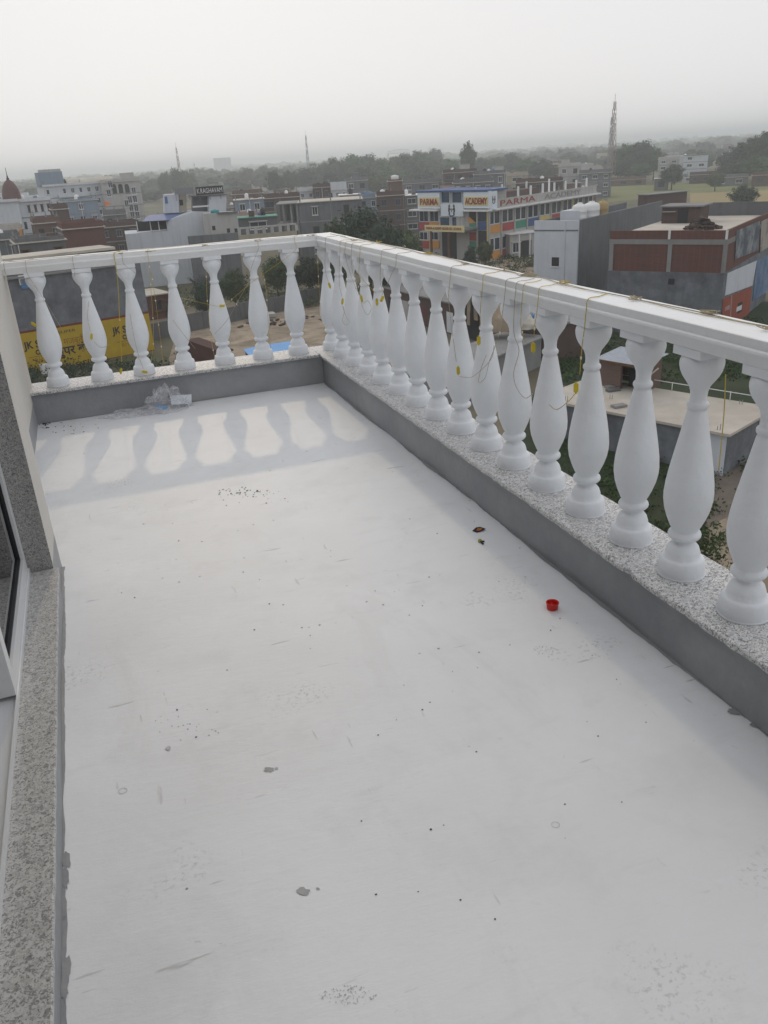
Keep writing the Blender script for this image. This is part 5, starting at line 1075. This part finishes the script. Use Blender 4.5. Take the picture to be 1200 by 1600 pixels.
p = fl2[1].pt(fl2[1].W*.15, .3, fl2[1].h); m = MB(); m.tube([p, p+Vector((0,0,2.2))], .05, 5); m.build('flag_pole', 'steel_grey', fl2[0]); m = MB(); m.add([p+Vector((0,0,1.0)), p+fl2[1].e*1.5+Vector((0,0,1.4)), p+Vector((0,0,2.2))], [(0,1,2)]); m.add([p+Vector((0,.02,1.0)), p+fl2[1].e*1.5+Vector((0,.02,1.4)), p+Vector((0,.02,2.2))], [(2,1,0)]); m.build('flag', 'flag_orange', fl2[0])
# centre
sk, fk = bk('concrete_frame_building', 'unfinished grey concrete building with open left bay behind the dark tree', 466, 316.5, 565, 168, 'plaster_grey', depth=12, cols=2, storeys=3, yaw=-.05, parapet=0, roofmt='roof_concrete', ww=.2, pane='opening')
xl = fk.front(431, 320)[0]
for k in range(1, 4): fbox(sk, fk, 'open_floor', 'concrete', xl, -.26, -.3, 11, fk.h/3*k-.2, fk.h/3*k-.02)
for q in (0, .35, .7, .97):
    for y in (0, 5.5, 10.5): fbox(sk, fk, 'column', 'concrete', xl*(1-q)-.4, xl*(1-q)-.05, y, y+.35, 0, fk.h-.21)
fbox(sk, fk, 'inner_wall', 'concrete_dark', xl+.1, -.27, 8, 8.2, 0, fk.h-.22)
vh = bk('verandah_house', 'house with a tin verandah roof and thin white posts left of the concrete frame', 366, 313, 412, 205, 'plaster_blue', depth=7, cols=2, parapet=0, pane='opening')
for k in range(5): fbox(vh[0], vh[1], 'post', 'frame_white', vh[1].W*k/4.2, vh[1].W*k/4.2+.12, -1.6, -1.5, vh[1].h-5.2, vh[1].h-3.4)
bk('pink_house', 'faded pink low house with a railed roof in the centre', 372, 333, 404, 178, 'plaster_pink', depth=6, cols=2, parapet=.9)
bk('green_shade_house', 'low house with a dark green shade roof in the centre', 372, 341, 432, 158, 'concrete_dark', depth=6, cols=1, roofmt='panel_green', parapet=0)
bk('brick_house', 'wide brown brick house left of the small white house', 404, 305, 468, 225, 'brick_brown', depth=8, cols=2)
bk('brick_house', 'flat brown brick house behind the verandah house', 362, 299, 410, 262, 'brick_pale', depth=8, cols=3)
bk('white_cottage', 'small white two-storey cottage with four windows', 465, 294, 491, 250, 'plaster_white', depth=7, cols=2, storeys=4)
bk('brick_house', 'tall brown brick house with tanks right of the white cottage', 488, 288, 516, 243, 'brick_brown', depth=8, cols=2, tanks=3)
bk('white_turret_house', 'white house with turret-like water towers in the centre', 511, 286, 541, 275, 'plaster_white', depth=7, cols=3, tanks=4, parapet=2.2)
bk('grey_house', 'hazy grey house right of the turret house', 539, 279, 574, 310, 'plaster_grey', depth=9, cols=2, room=(.3,.6,2.5,'plaster_grey'))
bk('slab_house', 'low house with a thin white slab canopy in the centre', 530, 305, 562, 215, 'concrete', depth=6, cols=1, parapet=0, roofmt='frame_white')
bk('grey_blue_house', 'grey-blue house with two windows left of the brick tower', 560, 303.5, 590, 212, 'plaster_blue', depth=7, cols=2, tanks=1)
bt = bk('brick_tower', 'narrow brick stair tower carrying a white tank', 606, 281, 628, 205, 'brick_pale', depth=4, cols=0, parapet=.3); tank(bt[0], bt[1].pt(bt[1].W*.5, 2, bt[1].h), .9, .9)
bk('brick_house', 'brown brick house at the foot of the brick stair tower', 588, 300, 632, 200, 'brick_brown', depth=8, cols=2, tanks=1)
bk('slab_house', 'house with a pale slab edge just left of the school', 626, 306, 660, 215, 'concrete_dark', depth=8, cols=1, roofmt='frame_white', parapet=0)
bk('grey_house', 'hazy long grey house behind the school sign', 628, 283, 690, 300, 'plaster_grey', depth=9, cols=3)
bk('brick_house', 'brown house with tanks above the school roof', 692, 266, 745, 290, 'brick_brown', depth=9, cols=3, tanks=3, room=(.5,.8,2.2,'plaster_offwhite'))
bk('grey_house', 'grey house with tall tank tower above the school', 740, 268, 790, 270, 'plaster_grey', depth=9, cols=3, tanks=3, room=(.6,.95,2.0,'plaster_offwhite'))
bk('open_frame_house', 'unfinished house with bare columns just behind the school roof', 708, 281, 770, 232, 'concrete_dark', depth=8, cols=4, pane='opening')
bk('pink_house', 'pinkish room block on the roof line behind the school', 688, 292, 710, 215, 'plaster_pink', depth=6, cols=1)
bk('brick_house', 'brown brick house beyond the school wing', 806, 281, 880, 260, 'brick_brown', depth=9, cols=3)
# right
bk('white_house', 'white house with a dark window left of the big right tree clump', 873, 256, 908, 330, 'plaster_offwhite', depth=9, cols=2, room=(.1,.5,2.2,'plaster_offwhite'))
bk('grey_house', 'grey house below the lattice mast', 905, 267, 956, 320, 'plaster_grey', depth=9, cols=3, tanks=2)
bk('white_house', 'white house with four square windows among the right trees', 1069, 243, 1107, 400, 'plaster_white', depth=9, cols=2, storeys=4, roofmt='brick_brown', parapet=0)
bk('white_house', 'paler white house left of the four-window house', 1029, 246, 1062, 410, 'plaster_offwhite', depth=9, cols=2, storeys=4)
bk('brick_house', 'brown ruin with a doorway at the edge of the green field', 940, 279, 1010, 400, 'brick_pale', depth=6, cols=3, pane='opening')
bk('tin_shed', 'small shed with a white tin roof before the four-window house', 1023, 279, 1045, 350, 'concrete_dark', depth=5, cols=1, roofmt='frame_white', parapet=0)
bk('brick_house', 'brown house at the right edge of the green field', 1078, 270, 1130, 390, 'brick_brown', depth=8, cols=3)
bk('grey_house', 'low grey house under the far right trees', 1114, 274, 1170, 360, 'plaster_grey', depth=7, cols=2)
bk('brick_house', 'brown brick house at the far right edge', 1176, 270, 1230, 350, 'brick_brown', depth=7, cols=2)
ct, fct = bk('tall_block', 'pale tower block standing alone far off on the left skyline', 333, 247.5, 360, 1500, 'plaster_white', depth=26, cols=0, parapet=0, bands=False)

# ---------------- masts
def mast(label, u, vt, dist, w0, w1, mt, four=True):
    top = PD(u, vt, dist); b = Vector((top.x, top.y, ZG)); h = top.z-ZG; root = thing('lattice_mast', label, 'mast', b, 'masts on the skyline'); n = int(h/4)
    for sx, sy in ((-1,-1),(1,-1),(1,1),(-1,1)):
        m = MB(); m.tube([b+Vector((sx*w0,sy*w0,0)), b+Vector((sx*w1,sy*w1,h))], .1, 5, .06); m.build("leg", mt, root)
    m = MB()
    for k in range(n):
        z0, z1 = h*k/n, h*(k+1)/n; a = w0+(w1-w0)*k/n; c = w0+(w1-w0)*(k+1)/n
        for (p, q) in (((-1,-1),(1,-1)),((1,-1),(1,1)),((1,1),(-1,1)),((-1,1),(-1,-1))):
            m.tube([b+Vector((p[0]*a,p[1]*a,z0)), b+Vector((q[0]*c,q[1]*c,z1))], .07, 4); m.tube([b+Vector((q[0]*a,q[1]*a,z0)), b+Vector((p[0]*c,p[1]*c,z1))], .07, 4)
    m.build('bracing', mt, root); m = MB()
    for k in range(5): a = k*1.3; m.box(top.x+math.cos(a)*w1*1.8-.18, top.x+math.cos(a)*w1*1.8+.18, top.y+math.sin(a)*w1*1.8-.18, top.y+math.sin(a)*w1*1.8+.18, top.z-h*.3-k*.9, top.z-h*.3+1.7-k*.9)
    m.build('antennas', 'frame_white', root); m = MB(); m.tube([top, top+Vector((0,0,3))], .1, 5); m.build('spike', mt, root)
mast('tall red and white lattice mast on the right skyline', 961, 158, 420, 1.6, .4, 'steel_red')
mast('second lattice mast close beside the tall right mast', 956.5, 182, 430, 1.3, .35, 'steel_grey')
mast('leaning-looking slim mast on the left skyline', 275, 230, 560, 1.1, .35, 'steel_red')
mast('slim grey mast on the centre skyline', 477.5, 211, 620, 1.1, .3, 'steel_grey')
mast('faint short mast between the two left masts', 303, 255, 1100, 1.6, .4, 'steel_grey')
# white trussed water stand on the wooded ridge
ws = PD(625, 236, 600); sroot = thing('roof_truss', 'white open roof truss showing above the centre trees', 'roof truss', Vector((ws.x, ws.y, ZG))); fr = Fr(606, 237, None, 640, dist=600); m = MB(); n = 7; H = fr.h
for k in range(n+1):
    x = fr.W*k/n; m.tube([fr.pt(x,0,H-1.4), fr.pt(x,0,H+.9*math.sin(math.pi*k/n))], .12, 4)
    if k < n: m.tube([fr.pt(x,0,H-1.4), fr.pt(x+fr.W/n,0,H+.9*math.sin(math.pi*(k+1)/n))], .1, 4); m.tube([fr.pt(x,0,H+.9*math.sin(math.pi*k/n)), fr.pt(x+fr.W/n,0,H+.9*math.sin(math.pi*(k+1)/n))], .14, 4)
m.tube([fr.pt(0,0,H-1.4), fr.pt(fr.W,0,H-1.4)], .14, 4); m.build('truss', 'frame_white', sroot)
m = MB()
for x in (0, fr.W): m.box(x-.4, x+.4, 0, .8, 0, H-1.41, fr)
m.build('support', 'frame_white', sroot)

# ---------------- trees
protos = {}
def proto(key, *a, **k):
    r = make_tree(*a, **k); protos[key] = r; return r
TR = [('dark', 11, 5.0, 3.9, 10.5, 'leaf_dark', 120, 44, .32), ('mid', 12, 4.6, 4.2, 11.0, 'leaf_mid', 120, 44, .30), ('olive', 13, 4.2, 4.6, 11.5, 'leaf_olive', 105, 42, .31), ('tall', 14, 3.6, 6.0, 15.0, 'leaf_dark', 110, 42, .33)]
TREES = []   # (key, u, v_top, dist, width px, label, group)
G1, G2, G3 = 'trees behind the town centre', 'trees along the right fields', 'trees by the boundary wall'
TREES += [('dark',572,322,118,128,'broad dark tree rising above the corner of the handrails',None), ('mid',520,343,112,60,'green bushy tree at the left foot of the broad dark tree',None), ('olive',630,352,120,66,'lower olive tree between the broad dark tree and the school',None), ('dark',598,352,104,80,'dark low tree in front of the broad dark tree',None)]
for i, (u, v, d, w_) in enumerate([(428,266,330,34),(452,266,360,40),(474,262,380,42),(500,252,400,46),(522,246,390,50),(548,241,400,56),(575,241,410,58),(602,243,380,54),(628,240,400,58),(655,235,420,56),(676,232,520,40),(690,246,400,44),(560,262,330,60),(615,265,330,60),(655,262,340,55),(585,272,310,50),(520,268,340,40)]):
    TREES.append((['dark','mid','dark','olive'][i % 4], u, v, d, w_, 'dense dark tree in the wood behind the town centre', G1))
TREES += [('mid',731,221,440,30,'tall round tree standing out alone on the skyline above the school',None)]
for i, (u, v, d, w_) in enumerate([(706,248,380,34),(752,246,420,34),(775,243,420,38),(800,238,430,38),(822,247,360,40),(846,249,340,44),(862,256,330,30),(905,240,560,34),(925,245,520,30),(940,236,600,36),(290,262,420,32),(272,262,400,30),(255,268,420,26),(385,262,500,34),(362,266,520,30),(412,258,560,30),(310,262,620,30),(335,266,600,28)]):
    TREES.append((['mid','dark','olive','dark'][i % 4], u, v, d, w_, 'hazy dark tree on the far edge of the town', 'trees on the far edge of the town'))
for i, (u, v, d, w_) in enumerate([(968,232,350,40),(985,224,345,50),(1008,219,340,52),(1024,232,335,34),(978,250,320,44),(1002,254,315,46)]): TREES.append((['dark','mid'][i % 2], u, v, d, w_, 'tree in the big dark clump right of the lattice mast', G2+' clump'))
for i, (u, v, d, w_) in enumerate([(1146,232,310,50),(1172,214,300,62),(1198,206,290,60),(1226,214,290,60),(1160,248,285,50),(1190,242,280,60),(1138,256,300,36)]): TREES.append((['dark','tall','mid'][i % 3], u, v, d, w_, 'tree in the dark mass at the right edge of the skyline', G2+' edge'))
TREES += [('dark',1052,256,350,40,'dark tree in front of the two white houses on the right',None), ('dark',1165,289,235,44,'round dark bush standing in the straw field',None), ('olive',1120,268,330,30,'small hazy tree right of the four-window house',None)]
TREES += [('mid',362,420,112,52,'green bush left of the middle back balusters',None), ('mid',428,399,118,50,'bushy green tree in the gap left of the last back baluster',None), ('dark',478,402,120,60,'dark green tree in the gap right of the last back baluster',None), ('dark',316,440,106,46,'dark scrubby bush below the white house wall',None), ('olive',268,466,102,30,'low green shrub right of the advertisement wall',None), ('mid',505,412,124,40,'green tree peeping through the corner balusters',None)]
TREES += [('olive',758,374,140,30,'small tree in front of the school steps',None), ('dark',735,384,135,26,'low dark shrub before the school porch',None), ('dark',640,374,128,30,'dark shrub left of the school porch',None)]
first = {}
for (key, s_, rx, rz, hh, lm, cl_, pr_, lf) in TR: first[key] = (make_tree('tree', 'x', s_, rx, rz, hh, lm, cl_, pr_, lf), rx, hh)
used = set()
ORD = ['first','second','third','fourth','fifth','sixth','seventh','eighth','ninth','tenth','eleventh','twelfth','thirteenth','fourteenth','fifteenth','sixteenth','seventeenth','eighteenth','nineteenth','twentieth']
def ordinal(k): return ORD[k] if k < 20 else (['twenty','thirty','forty','fifty'][(k+1)//10-2]+('-'+ORD[(k+1) % 10-1] if (k+1) % 10 else 'th')).replace('tyth','tieth')
rank = {}
for grp_ in set(t_[6] for t_ in TREES if t_[6]):
    for k, t_ in enumerate(sorted([t_ for t_ in TREES if t_[6] == grp_], key=lambda q: q[1])): rank[id(t_)] = k
for i, t_ in enumerate(TREES):
    (key, u, v, d, w_, lab, grp) = t_
    if grp: d *= 1.32
    if grp: lab = lab+', '+ordinal(rank[id(t_)])+' from the left'
    src, rx, hh = first[key]; top = PD(u, v, d); s = (w_*math.hypot(d, top.z-CAM.z)/FPX)/(2*rx*1.12); h_ = top.z-ZG; sz = h_/hh
    r = random.Random(i*17+3)
    if h_ < hh*s*.55: sz = h_/hh
    o = copy_tree(src, (top.x, top.y, ZG), r.uniform(0, 6.28), (s, s, sz), lab, grp or 'single trees and bushes')
    o['category'] = 'bush' if 'bush' in lab or 'shrub' in lab else 'tree'; o.name = 'bush' if o['category'] == 'bush' else 'tree'
for k, (src, _, _) in first.items():
    for ch in list(src.children): bpy.data.objects.remove(ch)
    bpy.data.objects.remove(src)
# bare dark shrub in front of the white wall
c = P(318, 468, ZG); bs_ = thing('bare_shrub', 'leafless dark shrub in front of the white house wall', 'shrub', c); rn = random.Random(77); m = MB()
def twig(p, d, L, r, lev):
    q = p+d*L; m.tube([p, p+d*L*.5+Vector((rn.uniform(-.1,.1),rn.uniform(-.1,.1),0))*L*.3, q], r, 4, r*.6)
    if lev > 0:
        for _ in range(3): nd = (d+Vector((rn.uniform(-.8,.8), rn.uniform(-.8,.8), rn.uniform(-.1,.5)))).normalized(); twig(p+d*L*rn.uniform(.5,1), nd, L*.68, r*.6, lev-1)
for _ in range(5): twig(Vector(c), Vector((rn.uniform(-.5,.5), rn.uniform(-.5,.5), 1)).normalized(), 1.9, .07, 3)
m.build('branches', 'letter_dark', bs_)

# ---------------- masses nobody could count
rn = random.Random(99)
def leafmass(name, spots, mt, per, leaf, label=None):
    m = MB()
    for (p, rx, hh) in spots:
        for _ in range(per):
            d = Vector((rn.gauss(0,.45), rn.gauss(0,.45), abs(rn.gauss(.45,.33)))); q = Vector((p.x+d.x*rx, p.y+d.y*rx, p.z+min(d.z,1.05)*hh)); n = Vector((rn.uniform(-1,1), rn.uniform(-1,1), rn.uniform(-.2,1))).normalized(); a = n.cross(Vector((rn.uniform(-1,1), rn.uniform(-1,1), rn.uniform(-1,1)))); 
            if a.length < 1e-3: continue
            a.normalize(); b = n.cross(a); s = leaf*rn.uniform(.6,1.4); m.add([q-a*s, q-b*s*.6, q+a*s, q+b*s*.6], [(0,1,2,3)])
    return tag(m.build(name, mt), label, 'vegetation' if label else None, kind='stuff')
spots = []
for (d0, d1, n, hlo, hhi) in [(520,760,120,8,13),(760,1200,230,9,15),(1200,2000,330,10,17),(2000,3400,420,11,19),(3400,6000,420,12,24)]:
    for _ in range(n):
        d = rn.uniform(d0, d1); u = rn.uniform(-160, 1360)
        if d < 900 and 930 < u < 1200 and rn.random() < .35: continue
        p = PD(u, 300, d); hh = rn.uniform(hlo, hhi); spots.append((Vector((p.x, p.y, ZG)), hh*rn.uniform(.55,1.1), hh))
def woodmass(name, spots, mt, label, cards, leaf):
    m = MB()
    for i, (p, rx, hh) in enumerate(spots):
        for q in range(3):
            c = Vector((p.x+rn.uniform(-.7,.7)*rx, p.y+rn.uniform(-.7,.7)*rx, p.z+hh*rn.uniform(.42,.62))); blobcore(m, c, rx*rn.uniform(.5,.8), hh*rn.uniform(.30,.42), i*3.1+q, 9, 6, .6)
            for _ in range(cards):
                d = Vector((rn.gauss(0,1), rn.gauss(0,1), rn.gauss(.3,.8))).normalized(); q_ = Vector((c.x+d.x*rx*.72, c.y+d.y*rx*.72, c.z+d.z*hh*.38)); n = (d+Vector((rn.uniform(-.5,.5), rn.uniform(-.5,.5), rn.uniform(-.5,.5)))).normalized(); a = n.cross(Vector((rn.uniform(-1,1), rn.uniform(-1,1), rn.uniform(-1,1))))
                if a.length < 1e-3: continue
                a.normalize(); b = n.cross(a); s = leaf*rn.uniform(.6,1.4); m.add([q_-a*s, q_-b*s*.6, q_+a*s, q_+b*s*.6], [(0,1,2,3)])
    return tag(m.build(name, mt), label, 'vegetation', kind='stuff')
near = [s for s in spots if (s[0]-CAM).length < 1300]; far = [s for s in spots if (s[0]-CAM).length >= 1300]
woodmass('far_wood', near, 'leaf_dark', 'hazy band of trees along the horizon', 26, .9); woodmass('far_wood', far, 'leaf_mid', 'faint farthest woods on the horizon', 8, 1.8)
spots = []
for _ in range(420):
    u, v = rn.uniform(840,1200), rn.uniform(690,900)
    if u > 1128 and v > 740 and rn.random() < .9: continue
    p = P(u, v, ZG); spots.append((p, rn.uniform(.3,.8), rn.uniform(.2,.8)))
leafmass('weeds', spots, 'weed', 26, .09, 'tangled weeds on the ground below the right balustrade')
spots = [(P(rn.uniform(868,1240), rn.uniform(500,598), ZG), rn.uniform(.5,1.5), rn.uniform(.15,.7)) for _ in range(500)]
leafmass('grass', spots, 'weed', 22, .12, 'rough dark grass beyond the flat-roofed house')
spots = [(P(rn.uniform(30,300), rn.uniform(572,640), ZG), rn.uniform(.6,1.6), rn.uniform(.3,1.4)) for _ in range(200)]
leafmass('undergrowth', spots, 'leaf_dark', 50, .14, 'dark undergrowth along the foot of the advertisement wall')
spots = [(P(rn.uniform(270,640), rn.uniform(455,482), ZG), rn.uniform(.6,1.8), rn.uniform(.4,1.8)) for _ in range(130)]
leafmass('undergrowth', spots, 'leaf_olive', 50, .16, 'scrub growing behind the boundary wall')
spots = [(P(rn.uniform(640,900), rn.uniform(396,436), ZG), rn.uniform(.5,1.4), rn.uniform(.3,1.2)) for _ in range(160)]
leafmass('undergrowth', spots, 'leaf_olive', 40, .16, 'dry scrub between the school and the handrail')
# small distant houses
hmats = ['plaster_offwhite','brick_brown','brick_pale','plaster_grey','plaster_white','plaster_cream','concrete','plaster_pink']
rn = random.Random(41); HS = []
names = {'plaster_offwhite':'off-white','brick_brown':'dark brick','brick_pale':'reddish brick','plaster_grey':'dark grey','plaster_white':'white','plaster_cream':'cream','concrete':'bare concrete','plaster_pink':'pink'}
for i in range(90):
    d = rn.uniform(290, 900); u = rn.uniform(-30, 1225); hh = rn.choice([3.6,4.2,6.8,7.2,7.5,9.8,10.2]); mt = rn.choice(hmats); yw_ = rn.uniform(-.5,.5); dp_ = rn.uniform(6,11); wm = rn.uniform(8,17)
    if 930 < u < 1230 and d < 430: continue
    HS.append((u, d, hh, mt, yw_, dp_, wm))
occ = [o.location.copy() for o in COL.objects if o.get('group') == 'buildings of the town']
for i in range(70):
    d = rn.uniform(190, 430); u = rn.uniform(-25, 690) if i < 55 else rn.uniform(780, 930); hh = rn.choice([3.4,3.6,4.2,6.6,6.9]); mt = rn.choice(['brick_brown','brick_pale','plaster_grey','concrete','brick_brown','plaster_offwhite','plaster_cream']); q = PD(u, 300, d)
    if any(math.hypot(p.x-q.x, p.y-q.y) < 17 for p in occ): continue
    occ.append(Vector((q.x, q.y, 0))); HS.append((u, d, hh, mt, rn.uniform(-.35,.35), rn.uniform(6,9), rn.uniform(8,13)))
HS.sort(); cnt = {}
for i, (u, d, hh, mt, yw_, dp_, wm) in enumerate(HS):
    A = PD(u, 300, d); top = Vector((A.x, A.y, ZG+hh)); uu, vv = UV(top); k = cnt.get(mt, 0); cnt[mt] = k+1
    block('distant_house', ordinal(k)+' small '+names[mt]+' far-off house in the haze, counted from the left', uu, vv, hh, uu+wm*FPX/d, mt, depth=dp_, yaw=yw_, cols=2 if d < 480 else 0, parapet=.8, tanks=1 if i % 3 == 0 and d < 600 else 0, group='small far-off houses in the haze', seed=i, bands=d < 500, room=(.2,.6,2.3,mt) if i % 3 == 1 else None)

# ------------------------------------------------------------------ the hazy air
hz = MB(); hz.box(-5200, 7400, -400, 9200, ZG-2.0, 27.5)
hm = bpy.data.materials.new('haze_air'); hm.use_nodes = True; t = hm.node_tree; t.nodes.clear()
o = t.nodes.new('ShaderNodeOutputMaterial'); pv = t.nodes.new('ShaderNodeVolumePrincipled')
pv.inputs['Color'].default_value = (0.90, 0.958, 1.0, 1); pv.inputs['Density'].default_value = 0.00068; pv.inputs['Anisotropy'].default_value = 0.6
t.links.new(pv.outputs[0], o.inputs['Volume'])
hz = tag(hz.build('haze', hm), kind='stuff')
